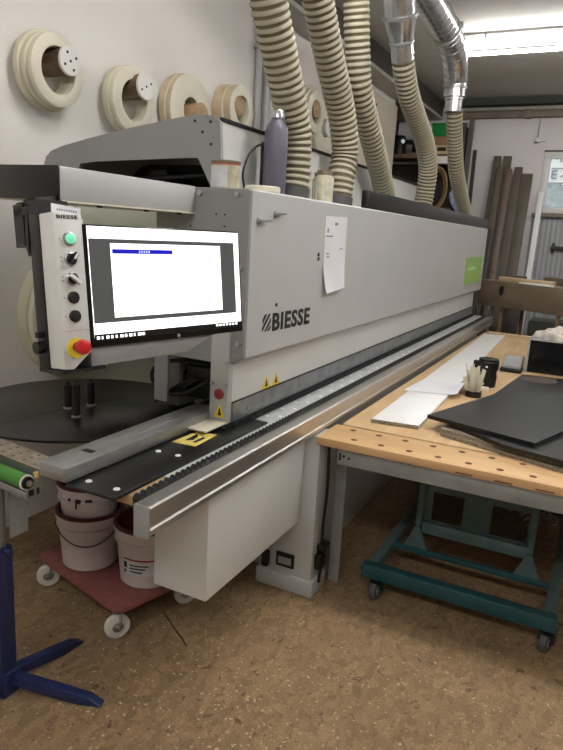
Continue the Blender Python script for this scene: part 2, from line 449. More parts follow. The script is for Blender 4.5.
# what stands beyond the glass: a grey facade with white painted marks
b = bm_new(); bx(b, -3.2, 1.6, 12.0, 12.1, 0, 6)
fac = solo('neighbouring_facade', b, mat('pale_outside_facade', (.62, .64, .64), .9, vary=.12, scale=14), 'pale building front with a painted notice seen through the workshop window', 'building', kind='structure')
b = bm_new()
for (x0, z0, x1, z1, w) in ((-1.13, 3.12, -1.10, 3.30, .02), (-1.10, 3.30, -1.04, 3.16, .02), (-1.04, 3.16, -.98, 3.32, .02), (-.98, 3.32, -.97, 3.12, .02), (-.94, 3.12, -.88, 3.30, .02), (-.88, 3.3, -.82, 3.12, .02),
                            (-1.10, 3.02, -.80, 3.02, .015), (-1.08, 2.98, -1.08, 2.86, .02), (-1.08, 2.98, -1.0, 2.98, .02), (-1.08, 2.92, -1.0, 2.92, .02), (-1.08, 2.86, -1.0, 2.86, .02), (-.95, 2.88, -.8, 2.98, .02)):
    bar(b, (x0, 11.94, z0), (x1, 11.94, z1), w, .012, 1, up=(0, 1, 0))
bx(b, -1.2, -.2, 11.955, 12.0, 2.80, 3.42, mi=0)
part('painted_notice', b, ['white_plain', 'ink_grey'], fac)

# corrugated sheet under the window
b = bm_new()
n = 48; x0, x1 = -1.12, .5
pts = [(x0+(x1-x0)*i/n, 10.27-.012*(i % 2)) for i in range(n+1)]
prism(b, pts + [(x1, 10.295), (x0, 10.295)], 'z', .2, 2.14)
solo('grey_cladding_sheet', b, 'corrug', 'tall grey ribbed sheet covering the wall below the window', 'panel')
b = bm_new(); bx(b, -.80, -.3, 10.20, 10.255, 1.70, 1.76, .008); bx(b, -.79, -.75, 10.235, 10.255, 1.65, 1.80)
solo('wall_bracket', b, 'dark_wood', 'dark bracket bar fixed on the grey ribbed sheet under the window', 'bracket')

# pipes and cord on the back wall
b = bm_new()
cyl(b, (-2.5, 10.22, 3.655), (XR-.05, 10.22, 3.655), .03, 12)
solo('ceiling_pipe', b, 'trunk_pale', 'pale pipe running along the top of the back wall', 'pipe')
b = bm_new(); bx(b, -2.5, XR-.05, 10.2, 10.298, 3.53, 3.62, .008)
for i in range(9): bx(b, -2.3+i*.9, -2.22+i*.9, 10.19, 10.298, 3.52, 3.63)
solo('cable_trunking', b, 'trunk', 'brownish cable trunking under the pale pipe on the back wall', 'trunking')
t = thing('pull_switch', 'small white socket hanging on a thin cord from the back wall trunking', 'socket', (-1.17, 10.26, 3.18))
b = bm_new(); sweep(b, [(-1.185, 10.26, 3.517), (-1.19, 10.26, 3.4), (-1.185, 10.26, 3.26)], .008, 6); part('cord', b, 'conduit', t)
b = bm_new(); bx(b, -1.22, -1.15, 10.235, 10.298, 3.19, 3.26, .01); bx(b, -1.15, -1.08, 10.25, 10.28, 3.205, 3.23, .005); part('socket_body', b, 'white_plain', t)
b = bm_new(); cyl(b, (-1.20, 10.24, 3.185), (-1.20, 10.24, 3.20), .02, 10); part('plug', b, 'ink', t)

# conduits on left wall
for i, y in enumerate((4.98, 5.13)):
    b = bm_new(); r = (.028, .040)[i]
    cyl(b, (XL+r+.004, y, 1.6), (XL+r+.004, y, 3.525), r, 14)
    for z in (1.9, 2.55, 3.2): bx(b, XL+.001, XL+2*r+.01, y-r-.01, y+r+.01, z, z+.03)
    solo('wall_conduit', b, 'conduit', ('thinner left pipe of the two vertical grey wall pipes behind the first hose', 'thicker right pipe of the two vertical grey wall pipes behind the first hose')[i], 'pipe', 'vertical pipes on the left wall')
# cream board fixed to the end of the left wall
b = bm_new(); bx(b, XL+.001, XL+.04, 7.2, 8.76, 1.5, 3.45, .004); bx(b, XL+.041, XL+.048, 7.9, 7.93, 3.30, 3.33, mi=1)
solo('cream_wall_panel', b, ['cream_wall', 'ink'], 'large plain cream panel on the left wall beside the dark shelf rack', 'panel')
# scuffs and drill holes
# ------------------------------------------------------------------ edge tape rolls on the left wall
def tape_roll(y, z, steps, hole, peg_r, py, pz, pegl, pegmat, capmat, label, tape='tape_cream', screws=0, tanedge=False):
    """steps: list of (x_from_wall0, x_from_wall1, outer radius)"""
    t = thing('edge_tape_roll', label, 'tape roll', (XL, y, z), 'edge tape rolls hung along the left wall')
    for i, (a, c, r) in enumerate(steps):
        bb = bm_new()
        prof = [(a+.001, hole), (a+.001, r-.008), (a+.006, r), (c-.006, r), (c, r-.008), (c, hole)]
        lathe(bb, (XL, y, z), (1, 0, 0), prof, 48, closed=True, mis=[0, 0, 1 if tanedge else 0, 0, 0, 0])
        part('tape_coil', bb, [tape if i == len(steps)-1 else 'tape_cream_dark', 'tape_tan'], t)
    bb = bm_new()
    cyl(bb, (XL+.001, py, pz), (XL+pegl, py, pz), peg_r*.94, 28)
    pg = part('peg', bb, pegmat, t)
    bb = bm_new(); lathe(bb, (XL+pegl, py, pz), (1, 0, 0), [(0, 0), (0, peg_r), (.012, peg_r), (.016, peg_r-.004), (.016, 0)], 28)
    for k in range(screws):
        a = k*2*PI/max(1, screws-1)+.5; rr = 0 if k == screws-1 else peg_r*.62
        lathe(bb, (XL+pegl+.015, py+rr*math.cos(a), pz+rr*math.sin(a)), (1, 0, 0), [(0, .008), (.003, .007), (.003, 0)], 8, 1)
    part('peg_disc', bb, [capmat, 'ink'], pg)
    return t
tape_roll(2.672, 2.50, [(.035, .075, .20), (.075, .11, .188), (.11, .15, .178)], .118, .073, 2.72, 2.555, .17, 'peg_brown', 'white_plain',
          'cream edge tape roll with five screws in its white peg disc, above the console', screws=5)
tape_roll(3.305, 2.475, [(.045, .09, .20), (.09, .13, .192)], .12, .078, 3.345, 2.56, .17, 'peg_brown', 'white_plain',
          'cream edge tape roll on a plain white peg disc above the grey hood', screws=3)
tape_roll(3.905, 2.52, [(.03, .085, .243), (.085, .13, .238)], .092, .078, 3.925, 2.50, .19, 'peg_wood', 'peg_wood',
          'widest full tape roll with a small bore and wooden peg above the grey hood', tanedge=True)
tape_roll(4.525, 2.64, [(0, .10, .185), (.10, .17, .178)], .10, .072, 4.475, 2.66, .16, 'peg_wood', 'peg_wood',
          'tape roll with tan edges and a round wooden peg, left of the wall pipes', tanedge=True)
tape_roll(5.94, 2.875, [(.045, .08, .245), (.08, .115, .215), (.115, .15, .19)], .11, .08, 5.95, 2.905, .13, 'peg_brown', 'peg_wood',
          'stepped cream tape roll seen between the first and second hoses')
tape_roll(6.42, 2.81, [(0, .02, .30), (.02, .04, .28)], .09, .085, 6.46, 2.82, .05, 'white_plain', 'white_plain',
          'cream tape roll half hidden behind the second hose')
tape_roll(2.83, 1.20, [(0, .08, .36), (.08, .12, .35)], .12, .08, 2.85, 1.23, .14, 'peg_wood', 'white_plain',
          'large cream tape roll low on the wall behind the operator console', tape='tape_cream')

# ------------------------------------------------------------------ edge banding machine
m = thing('edge_banding_machine', 'long grey and white edge banding machine along the left wall', 'machine', (-1.35, 2.19, 0))
# feed table
b = bm_new()
bx(b, -1.75, -1.205, 2.781, 7.35, 0, .80, .01); bx(b, -1.72, -1.25, 2.80, 7.34, .80, .93)
base = part('base_body', b, 'light_grey', m)
b = bm_new()
bx(b, -1.36, -1.075, 2.635, 2.78, .075, .828, .006); bx(b, -1.375, -1.06, 2.625, 2.79, 0, .085, .005)
ft = part('support_foot', b, 'light_grey', m)
b = bm_new(); bx(b, -1.265, -1.165, 2.624, 2.634, .125, .20, .006); bx(b, -1.25, -1.18, 2.620, 2.625, .142, .178, mi=1)
part('foot_bracket', b, ['black', 'mid_grey'], ft)
b = bm_new(); bx(b, -1.335, -1.30, 2.60, 2.634, .11, .19, .006); bx(b, -1.33, -1.29, 2.605, 2.634, .22, .25)
part('foot_latch', b, 'black', ft)
b = bm_new(); sweep(b, smooth_path([(-1.055, 2.70, .80), (-1.05, 2.705, .55), (-1.056, 2.70, .35), (-1.05, 2.70, .2), (-1.055, 2.695, .06)], 6), .008, 8)
bx(b, -1.073, -1.04, 2.66, 2.73, .14, .22, .006); bx(b, -1.073, -1.035, 2.68, 2.76, .23, .26, .004)
part('foot_cable', b, 'black', ft)
b = bm_new(); bx(b, -1.39, -1.15, 1.81, 2.633, .39, .829, .004); part('underslung_cabinet', b, 'white_paint', m)
b = bm_new(); bx(b, -1.30, -1.185, 1.62, 7.5, .83, .938, .003); bx(b, -1.30, -1.158, 1.62, 7.5, .83, .894, .003)
for i in range(34):
    y = 2.45+i*.15
    for dx in (0, .05):
        cyl(b, (-1.265+dx, y+dx*.6, .937), (-1.265+dx, y+dx*.6, .9405), .010, 10, 1)
bed = part('table_bed', b, ['table_grey', 'white'], m)
b = bm_new()
nt_ = 202
poly = []
y0, y1 = 1.43, 7.5
for i in range(nt_):
    y = y0+(y1-y0)*i/nt_; d = (y1-y0)/nt_
    poly += [(y, .934), (y+d*.2, .945), (y+d*.5, .949), (y+d*.8, .945)]
poly += [(y1, .934), (y1, .895), (y0, .895)]
prism(b, poly, 'x', -1.182, -1.158); part('feed_chain', b, 'black', m)
b = bm_new()
prof = [(-1.157, .83), (-1.112, .83), (-1.112, .838), (-1.100, .842), (-1.100, .856), (-1.106, .861), (-1.106, .910), (-1.100, .914), (-1.100, .927), (-1.106, .932), (-1.157, .932)]
prism(b, prof, 'y', 1.412, 7.58)
rail = part('chrome_rail', b, 'alu', m)
for (ya, yb_) in ((1.405, 1.4115), (7.581, 7.60)):
    b = bm_new(); bx(b, -1.158, -1.099, ya, yb_, .829, .933, .002); part('rail_end_cap', b, 'mid_grey', rail)
# long mounting rail bracket joining rail to infeed
b = bm_new(); bx(b, -1.285, -1.19, 1.44, 1.61, .905, .937); part('plywood_packing', b, 'ply_edge', m)
b = bm_new()
bx(b, -1.40, -1.206, 1.375, 2.345, .938, .949, .003)
pl = part('infeed_plate', b, 'black_satin', m)
for (x, y) in ((-1.356, 1.43), (-1.244, 1.43), (-1.351, 1.775), (-1.268, 1.78)):
    b = bm_new(); lathe(b, (x, y, .949), (0, 0, 1), [(0, .011), (.003, .010), (.003, .004), (.001, 0)], 12); part('plate_screw', b, 'white', pl)
b = bm_new(); prism(b, [(-1.375, 1.89), (-1.272, 1.896), (-1.282, 2.06), (-1.367, 2.05)], 'z', .9492, .9505)
prism(b, [(-1.345, 1.93), (-1.32, 1.95), (-1.33, 2.0), (-1.35, 2.02)], 'z', .9505, .951, 1); bx(b, -1.31, -1.295, 1.93, 2.0, .9505, .951, mi=1)
part('warning_plate', b, ['yellow_plate', 'ink'], pl)
b = bm_new()
prism(b, [(-1.515, 1.385), (-1.505, 1.37), (-1.40, 1.37), (-1.392, 1.378), (-1.392, 2.45), (-1.515, 2.45)], 'z', .952, 1.0, 0, .006)
bx(b, -1.475, -1.43, 1.52, 1.545, 1.0001, 1.001, mi=1)
for (x, y, l, w) in ((-1.47, 1.70, .006, .09), (-1.44, 1.75, .006, .10), (-1.45, 1.87, .012, .12), (-1.48, 1.95, .006, .06), (-1.45, 2.05, .008, .03), (-1.47, 2.12, .008, .05)):
    bx(b, x, x+l, y, y+w, 1.0001, 1.0008, mi=2)
bx(b, -1.50, -1.42, 2.25, 2.36, 1.0001, 1.001, mi=1); cyl(b, (-1.44, 2.30, 1.0), (-1.44, 2.30, 1.012), .014, 12)
part('infeed_fence', b, ['castgrey', 'ink', 'mid_grey'], m)
# skirt with galvanised guide strip
b = bm_new(); bx(b, -1.335, -1.308, 2.205, 7.40, .95, 1.235); sk = part('skirt_panel', b, 'white_paint', m)
b = bm_new(); bx(b, -1.3079, -1.298, 2.205, 7.40, .963, 1.044, .002)
for i in range(10): cyl(b, (-1.298, 2.33+i*.52, 1.0), (-1.294, 2.33+i*.52, 1.0), .011, 12)
part('guide_strip', b, 'galv', m)
b = bm_new(); bx(b, -1.3075, -1.300, 2.205, 7.40, 1.0445, 1.049); part('strip_shadow_gap', b, 'black', m)
b = bm_new()
poly = []
for i in range(250):
    y = 2.12+5.3*i/250; d = 5.3/250
    poly += [(y, .945), (y+.1*d, .962), (y+.7*d, .962), (y+.8*d, .945)]
poly += [(7.42, .945), (7.42, .94), (2.12, .94)]
prism(b, poly, 'x', -1.307, -1.283); part('pressure_belt', b, 'black_rubber', m)
for (yc, zc) in ((2.505, 1.05), (2.60, 1.05)):
    b = bm_new(); prism(b, [(yc-.042, zc), (yc+.042, zc), (yc, zc+.055)], 'x', -1.308, -1.3065)
    prism(b, [(yc-.012, zc+.008), (yc+.012, zc+.008), (yc+.003, zc+.038), (yc-.004, zc+.038)], 'x', -1.3066, -1.306, 1)
    part('warning_triangle', b, ['yellow', 'ink'], sk)
# main hood
b = bm_new()
hp = [(-1.70, 1.9), (-1.256, 1.9), (-1.249, 1.893), (-1.249, 1.243), (-1.255, 1.238), (-1.31, 1.206), (-1.70, 1.206)]
prism(b, hp, 'y', 2.20, 7.45)
hood = part('hood', b, 'light_grey', m)
b = bm_new()
prism(b, [(-1.69, 1.897), (-1.262, 1.897), (-1.252, 1.89), (-1.252, 1.247), (-1.312, 1.209), (-1.62, 1.209), (-1.62, 1.0), (-1.69, 1.0)], 'y', 2.185, 2.1995)
for (x, z) in ((-1.475, 1.877), (-1.305, 1.877), (-1.275, 1.30), (-1.28, 1.60)):
    cyl(b, (x, 2.172, z), (x, 2.186, z), .010, 10, 1)
for (x, z) in ((-1.40, 1.80), (-1.36, 1.80), (-1.36, 1.755), (-1.52, 1.75)):
    cyl(b, (x, 2.183, z), (x, 2.186, z), .004, 8, 2)
part('hood_end_plate', b, ['grey_shade_paint', 'steel', 'ink'], m)  # hood end face coloured darker than its front to imitate shade
for (y, z, l) in ((2.252, 1.782, .05), (2.392, 1.815, .04)):
    b = bm_new()
    lathe(b, (-1.249, y, z), (1, 0, 0), [(0, .015), (.006, .015), (.008, .009), (.022, .009), (.024, 0)], 14)
    bar(b, (-1.229, y, z), (-1.227, y+l*1.4, z+.004), .008, .008)
    part('hood_latch', b, 'castgrey', hood)
for (y, z, r) in ((2.86, 1.65, .009), (2.862, 1.63, .009), (2.445, 1.44, .008)):
    b = bm_new(); cyl(b, (-1.2495, y, z), (-1.245, y, z), r, 8); part('hood_screw', b, 'ink', hood)
# logo: striped emblem and capital letters
b = bm_new()
ey0, ez0 = 2.326, 1.332
# four slanted bars with cut corners
for pl_ in ([(.004, .055), (.022, .074), (.042, .074), (.004, .036)], [(.002, .020), (.056, .074), (.074, .074), (.002, .002)],
            [(.022, .002), (.076, .056), (.076, .040), (.038, .002)], [(.050, .002), (.076, .026), (.076, .012), (.066, .002)]):
    prism(b, [(ey0+p[0], ez0+p[1]) for p in pl_], 'x', -1.2489, -1.2472)
part('emblem', b, 'ink', hood)
tb = text_bm('BIESSE', .385, .080, .0017, .034)
b = bm_new(); mm = Matrix(((0, 0, 1, -1.2489), (1, 0, 0, 2.418), (0, 1, 0, 1.327), (0, 0, 0, 1))); merge(b, tb, 0, mm)
for v in b.verts: v.co.z -= (v.co.y-2.418)*.012
part('lettering', b, 'ink', hood)
b = bm_new(); bx(b, -1.2489, -1.2475, 6.46, 7.33, 1.335, 1.60)
for (y, w, h) in ((6.60, .05, .03), (6.68, .05, .03), (6.76, .05, .045), (6.84, .05, .03), (6.92, .05, .03)): bx(b, -1.2476, -1.2470, y, y+w, 1.47, 1.47+h, mi=1)
part('green_sticker', b, ['lime', 'lime_pale'], hood)
# post with foot plate
b = bm_new(); bx(b, -1.395, -1.3085, 2.172, 2.30, .968, 1.36, .003); bx(b, -1.40, -1.3085, 2.02, 2.20, .962, .970, .002, mi=1)
for (x, z) in ((-1.322, 1.215), (-1.322, 1.125), (-1.384, 1.125)): cyl(b, (x, 2.166, z), (x, 2.173, z), .008, 10, 2)
post = part('post', b, ['light_grey', 'cream_plate', 'steel'], m)
b = bm_new(); lathe(b, (-1.348, 2.172, 1.083), (0, -1, 0), [(0, .022), (.006, .022), (.009, .018), (.009, 0)], 20); part('red_knob', b, 'dark_red', post)
b = bm_new(); prism(b, [(-1.372, .985), (-1.318, .985), (-1.345, 1.04)], 'y', 2.1705, 2.172); prism(b, [(-1.352, .993), (-1.335, .993), (-1.342, 1.024), (-1.346, 1.024)], 'y', 2.170, 2.1706, 1)
part('warning_triangle', b, ['yellow', 'ink'], post)
# machine interior behind the post
b = bm_new(); bx(b, -1.95, -1.66, 2.52, 2.60, .88, 1.25, .004); bx(b, -1.70, -1.64, 2.30, 2.52, .952, 1.21, .003); bx(b, -1.62, -1.52, 2.46, 2.56, .952, 1.205)
part('rear_bracket', b, 'mid_grey', m)
b = bm_new(); bx(b, -1.63, -1.44, 2.34, 2.45, .99, 1.17, .008); bx(b, -1.60, -1.42, 2.30, 2.36, 1.09, 1.15, .006)
cyl(b, (-1.72, 2.36, 1.08), (-1.58, 2.36, 1.08), .035, 18); bx(b, -1.76, -1.73, 2.36, 2.50, .98, 1.12, .004)
bar(b, (-1.73, 2.24, .98), (-1.55, 2.34, 1.10), .03, .025)
part('glue_unit', b, 'black', m)
b = bm_new(); sweep(b, smooth_path([(-1.44, 2.30, 1.155), (-1.52, 2.26, 1.175), (-1.63, 2.22, 1.175), (-1.70, 2.20, 1.14), (-1.71, 2.20, 1.08), (-1.65, 2.20, 1.035), (-1.56, 2.22, 1.04), (-1.48, 2.26, 1.09), (-1.44, 2.30, 1.13)], 8), .009, 8)
part('cable_loop', b, 'black_rubber', m)
# tape turntable
b = bm_new(); lathe(b, (-2.01, 2.085, .93), (0, 0, 1), [(0, 0), (0, .50), (.004, .505), (.010, .505), (.013, .50), (.013, 0)], 72)
bar(b, (-2.052, 1.63, .9432), (-2.02, 2.03, .9432), .004, .001, 1); bar(b, (-1.98, 2.09, .9432), (-1.62, 2.34, .9432), .004, .001, 1)
tt = part('tape_turntable', b, ['black_disc', 'ink'], m)
for (x, y, h) in ((-2.011, 2.0, .105), (-1.894, 1.928, .14), (-1.969, 2.095, .105)):
    b = bm_new(); lathe(b, (x, y, .943), (0, 0, 1), [(0, .020), (.006, .020), (.008, .016), (h, .016), (h+.004, .009), (h+.014, .009), (h+.014, 0)], 18, mis=[1, 1, 0, 0, 0, 0])
    part('turntable_peg', b, ['black', 'steel'], tt)
b = bm_new(); bar(b, (-2.01, 2.085, .90), (-1.72, 2.85, .90), .09, .055); cyl(b, (-2.01, 2.085, .88), (-2.01, 2.085, .931), .05, 20); part('turntable_arm', b, 'mid_grey', m)
# console arm
b = bm_new(); bx(b, -1.755, -1.50, 1.474, 2.186, 1.803, 1.902, .004); bx(b, -1.765, -1.497, 1.478, 2.184, 1.797, 1.803, mi=1)
arm = part('console_arm', b, ['light_grey', 'cream_plate'], m)
b = bm_new(); bx(b, -1.756, -1.499, 1.464, 1.4735, 1.802, 1.903, .002); part('arm_end_cap', b, 'black_satin', arm)
for y in (1.50, 1.66, 1.9, 2.1):
    b = bm_new(); cyl(b, (-1.515, y, 1.790), (-1.515, y, 1.797), .010, 10); part('arm_screw', b, 'black', arm)
# raised rear hood with white front
b = bm_new()
Y0 = 2.40
prism(b, [(-2.545, 1.90), (-2.544, 2.007), (-2.53, 2.04), (-2.496, 2.066), (-2.423, 2.088), (-2.271, 2.118), (-2.016, 2.162), (-1.727, 2.203), (-1.671, 2.209), (-1.62, 2.21), (-1.575, 2.203), (-1.547, 2.191), (-1.535, 2.176), (-1.515, 1.905), (-1.563, 1.905), (-1.640, 2.034), (-1.70, 2.035), (-2.217, 2.018), (-2.31, 2.008), (-2.36, 1.90)], 'y', Y0, Y0+.02)
for (x, z) in ((-1.66, 2.185), (-1.58, 2.18), (-1.62, 2.14), (-1.575, 2.09)): cyl(b, (x, Y0-.004, z), (x, Y0+.001, z), .006, 8, 1)
part('rear_hood_end', b, ['grey_shade_paint', 'ink'], m)
b = bm_new()
prism(b, [(-2.535, 1.905), (-2.53, 2.004), (-2.49, 2.058), (-2.423, 2.078), (-2.016, 2.152), (-1.66, 2.20), (-1.61, 2.202), (-1.555, 2.185), (-1.57, 2.172), (-1.63, 2.18), (-2.016, 2.135), (-2.43, 2.058), (-2.51, 1.995), (-2.515, 1.905)], 'y', Y0+.021, 6.0)
part('rear_hood_shell', b, 'mid_grey', m)
b = bm_new(); prism(b, [(-1.549, 2.185), (-1.54, 2.185), (-1.535, 1.901), (-1.56, 1.901)], 'y', Y0+.021, 6.0); part('rear_hood_front', b, 'white_paint', m)
b = bm_new(); bx(b, -1.552, -1.532, Y0+.021, 6.0, 2.184, 2.20, .003); part('rear_hood_seal', b, 'black_rubber', m)
b = bm_new(); bx(b, -2.30, -1.60, 2.62, 2.9, 1.901, 1.93); cyl(b, (-2.25, 2.55, 1.945), (-1.68, 2.55, 1.98), .012, 10); bx(b, -2.05, -1.95, 2.6, 2.8, 1.93, 2.0); bx(b, -2.5, -1.6, 3.0, 3.03, 1.901, 2.07)
part('rear_hood_interior', b, 'black', m)
b = bm_new(); bx(b, -2.53, -1.72, 5.2, 7.35, 1.20, 1.90); part('rear_cabinet', b, 'mid_grey', m)
b = bm_new(); bx(b, -2.45, -1.76, 5.2, 7.3, 0, 1.20); part('rear_base', b, 'light_grey', m)

# ------------------------------------------------------------------ things on the hood
b = bm_new(); bx(b, -1.30, -1.255, 3.53, 7.44, 1.901, 2.0, .003); solo('black_board', b, 'black_satin', 'long black board lying on edge along the top of the machine hood', 'board')
def hood_sheet(s, q):
    return (-1.2478+.032*max(0, q-.55)**2*4*(1-s*.75), 2.914+.018*q+s*.285, 1.832+s*.006-q*(.371-s*.006))
pm = sheet_bm(hood_sheet, 5, 14, .0008, -1)
sheet = thing('paper_sheet', 'white printed sheet of paper stuck on the grey hood front', 'paper', (-1.247, 3.06, 1.46))
part('sheet', pm, 'paper', sheet)
b = bm_new()
for (y, z, w, h) in ((3.04, 1.792, .035, .014), (2.95, 1.755, .012, .02), (2.94, 1.735, .08, .006), (2.955, 1.65, .03, .006), (2.96, 1.635, .03, .006), (3.13, 1.675, .03, .005)):
    bx(b, -1.2482, -1.2455, y, y+w, z, z+h)
part('print_mark', b, 'ink_grey', sheet)

t = thing('water_bottle', 'violet grey drinking bottle with steel cap standing on the hood', 'bottle', (-1.40, 2.66, 1.901))
b = bm_new(); lathe(b, (-1.40, 2.655, 1.901), (0, 0, 1), [(0, 0), (0, .049), (.006, .052), (.265, .052), (.295, .047), (.317, .032), (.322, .027), (.332, .027), (.332, 0)], 28); part('bottle_body', b, 'bottle', t)
b = bm_new(); lathe(b, (-1.40, 2.66, 2.228), (0, 0, 1), [(0, .027), (.002, .03), (.034, .03), (.038, .027), (.038, 0)], 24); part('bottle_cap', b, 'steel', t)
b = bm_new(); bx(b, -1.375, -1.362, 2.58, 2.60, 1.903, 2.17, .002)
b.free()
t = thing('paint_tin', 'small round tin with red and white label at the hood corner', 'tin', (-1.42, 2.275, 1.901))
b = bm_new(); lathe(b, (-1.42, 2.275, 1.901), (0, 0, 1), [(0, 0), (0, .056), (.004, .058), (.090, .058), (.098, .058), (.104, .056)], 26, mis=[0, 0, 0, 1, 0]); part('tin_body', b, ['jar_pale', 'label_red'], t)
b = bm_new(); lathe(b, (-1.42, 2.275, 1.997), (0, 0, 1), [(0, .0585), (.004, .0605), (.009, .0605), (.012, .056), (.008, .054), (.006, 0)], 26, mi=0); part('tin_rim', b, 'tin', t)
b = bm_new()
seg = 26
for a0, a1 in ((-2.6, -.9),):
    P0 = []; 
    for k in range(13):
        a = a0+(a1-a0)*k/12; P0.append((math.cos(a), math.sin(a)))
    for (c_, d_) in zip(P0[:-1], P0[1:]):
        v = [b.verts.new((-1.42+p[0]*.0588, 2.275+p[1]*.0588, z)) for p, z in ((c_, 1.906), (d_, 1.906), (d_, 1.985), (c_, 1.985))]
        b.faces.new(v)
part('tin_label', b, 'label_pale', t)
b = bm_new(); lathe(b, (-1.34, 2.44, 1.9005), (0, 0, 1), [(0, 0), (0, .07), (.004, .075), (.022, .075), (.026, .07), (.026, 0)], 28)
solo('cream_tape_roll', b, 'tape_cream', 'flat cream coil of tape lying on the hood in front of the bottle', 'tape roll')
t = thing('black_cable', 'black cable arching from behind the bottle down to the hood top', 'cable', (-1.43, 2.45, 1.901))
b = bm_new(); sweep(b, smooth_path([(-1.49, 2.72, 1.905), (-1.488, 2.715, 2.02), (-1.485, 2.70, 2.11), (-1.47, 2.62, 2.115), (-1.46, 2.52, 2.06), (-1.455, 2.47, 1.98), (-1.455, 2.49, 1.91)], 8), .005, 8); part('cable', b, 'black_rubber', t)
b = bm_new(); bx(b, -1.500, -1.478, 2.695, 2.735, 1.901, 2.14, .004); part('cable_chain', b, 'black', t)
for i, (y, x, h, cm, lab) in enumerate(((3.06, -1.45, .155, 'jar_pale', 'glass jar of pale bits with brown lid, right behind the first hose'),
                                   (3.165, -1.375, .165, 'jar_pale', 'middle glass jar on the hood between the first and second hoses'),
                                   (3.275, -1.44, .165, 'jar_olive', 'jar of olive yellow bits beside the second hose foot'))):
    t = thing('screw_jar', lab, 'jar', (x, y, 1.901), 'jars between the hoses')
    b = bm_new(); lathe(b, (x, y, 1.901), (0, 0, 1), [(0, 0), (0, .044), (.005, .048), (h*.75, .048), (h*.85, .038), (h*.85, 0)], 22); part('jar_body', b, cm, t)
    b = bm_new(); lathe(b, (x, y, 1.901+h*.85), (0, 0, 1), [(0, .041), (.022, .041), (.024, .036), (.024, 0)], 22); part('jar_lid', b, 'tin', t)
    b = bm_new()
    for k in range(6):
        a = k*PI/3; bar(b, (x+.0475*math.cos(a), y+.0475*math.sin(a), 1.91), (x+.0475*math.cos(a), y+.0475*math.sin(a), 1.90+h*.72), .006, .004)
    part('jar_stripe', b, 'label_pale', t)

# ------------------------------------------------------------------ hoses and ducts
def hose(ctrl, r, label, pitch=.032, foot=True, seg=22, grp='ribbed suction hoses above the machine', dark=()):
    pts = resample(smooth_path(ctrl, 16), pitch/4)
    rr = []
    for i, p in enumerate(pts):
        rr.append(r*(1.0, 1.0, .925, .925)[i % 4])
    t = thing('suction_hose', label, 'hose', tuple(ctrl[-1]), grp)
    b = bm_new()
    sweep(b, pts, rr, seg, 0, True, lambda i: 1 if i % 4 in (1, 2, ) and True else 0)
    part('hose_tube', b, ['hose_rib', 'hose_groove'], t)
    if foot:
        e = Vector(ctrl[-1]); d = (pts[-1]-pts[-4]).normalized()
        b = bm_new(); cyl(b, e-d*.05, e+d*.001, r*1.06, 24); part('foot_collar', b, 'hose_clamp', t)
    for f in dark:
        i = int(f*len(pts)); i = max(2, min(len(pts)-4, i))
        b = bm_new(); sweep(b, pts[i-2:i+3], r*1.03, 24); part('joint_band', b, 'hose_clamp', t)
    return t
XH = -1.41
HR = .077
hose([(XH, 2.41, 3.10), (XH, 2.47, 2.86), (XH, 2.53, 2.69), (XH, 2.65, 2.51), (XH, 2.75, 2.37), (XH, 2.85, 2.21), (XH, 2.87, 2.05), (XH, 2.86, 1.903)], HR*1.05, 'ribbed beige suction hose rising right behind the water bottle', dark=())
hose([(XH, 2.72, 3.20), (XH, 2.90, 2.97), (XH, 3.02, 2.82), (XH, 3.21, 2.60), (XH, 3.40, 2.40), (XH, 3.50, 2.21), (XH, 3.47, 2.05), (XH, 3.45, 1.903)], HR, 'ribbed beige suction hose over the sheet of paper, second from the bottle', dark=())
hose([(XH, 3.40, 3.22), (XH, 3.46, 3.08), (XH, 3.51, 2.94), (XH, 3.57, 2.75), (XH, 3.66, 2.55), (XH, 3.92, 2.33), (XH-.02, 4.27, 2.09), (XH-.03, 4.40, 1.98), (XH-.03, 4.44, 1.903)], HR*.93, 'ribbed beige suction hose going behind the near end of the black board', dark=())
hose([(XH, 4.38, 2.92), (XH, 4.45, 2.83), (XH, 4.60, 2.71), (XH, 4.86, 2.59), (XH, 5.13, 2.47), (XH, 5.30, 2.30), (XH-.02, 5.36, 2.1), (XH-.03, 5.32, 1.903)], HR*.98, 'ribbed beige suction hose hanging from the tapered steel reducer')
hose([(XH, 5.98, 2.86), (XH, 6.02, 2.78), (XH, 6.13, 2.62), (XH, 6.30, 2.40), (XH, 6.62, 2.20), (XH-.02, 7.05, 2.02), (XH-.03, 7.2, 1.903)], HR*.93, 'farthest ribbed beige suction hose hanging from the steel elbow')
# tapered reducer above the fourth hose
t = thing('duct_reducer', 'tapered shiny steel duct piece above the fourth hose', 'duct', (XH, 4.385, 2.85))
A = Vector((XH, 4.39, 2.885)); B = Vector((XH, 4.06, 3.47)); d = (B-A).normalized()
b = bm_new(); lathe(b, A, d, [(0, .066), (0, .072), (.10, .072), (.105, .078), (.115, .078), (.12, .073), (.25, .104), (.255, .110), (.272, .110), (.278, .102), (.50, .102), (.50, 0)], 30); part('reducer_shell', b, 'duct', t)
b = bm_new(); lathe(b, A, d, [(.104, .072), (.106, .082), (.116, .082), (.118, .072)], 30); part('clamp_ring', b, 'castgrey', t); b = bm_new(); lathe(b, A, d, [(.253, .10), (.256, .115), (.272, .115), (.276, .10)], 30); part('clamp_ring', b, 'castgrey', t)
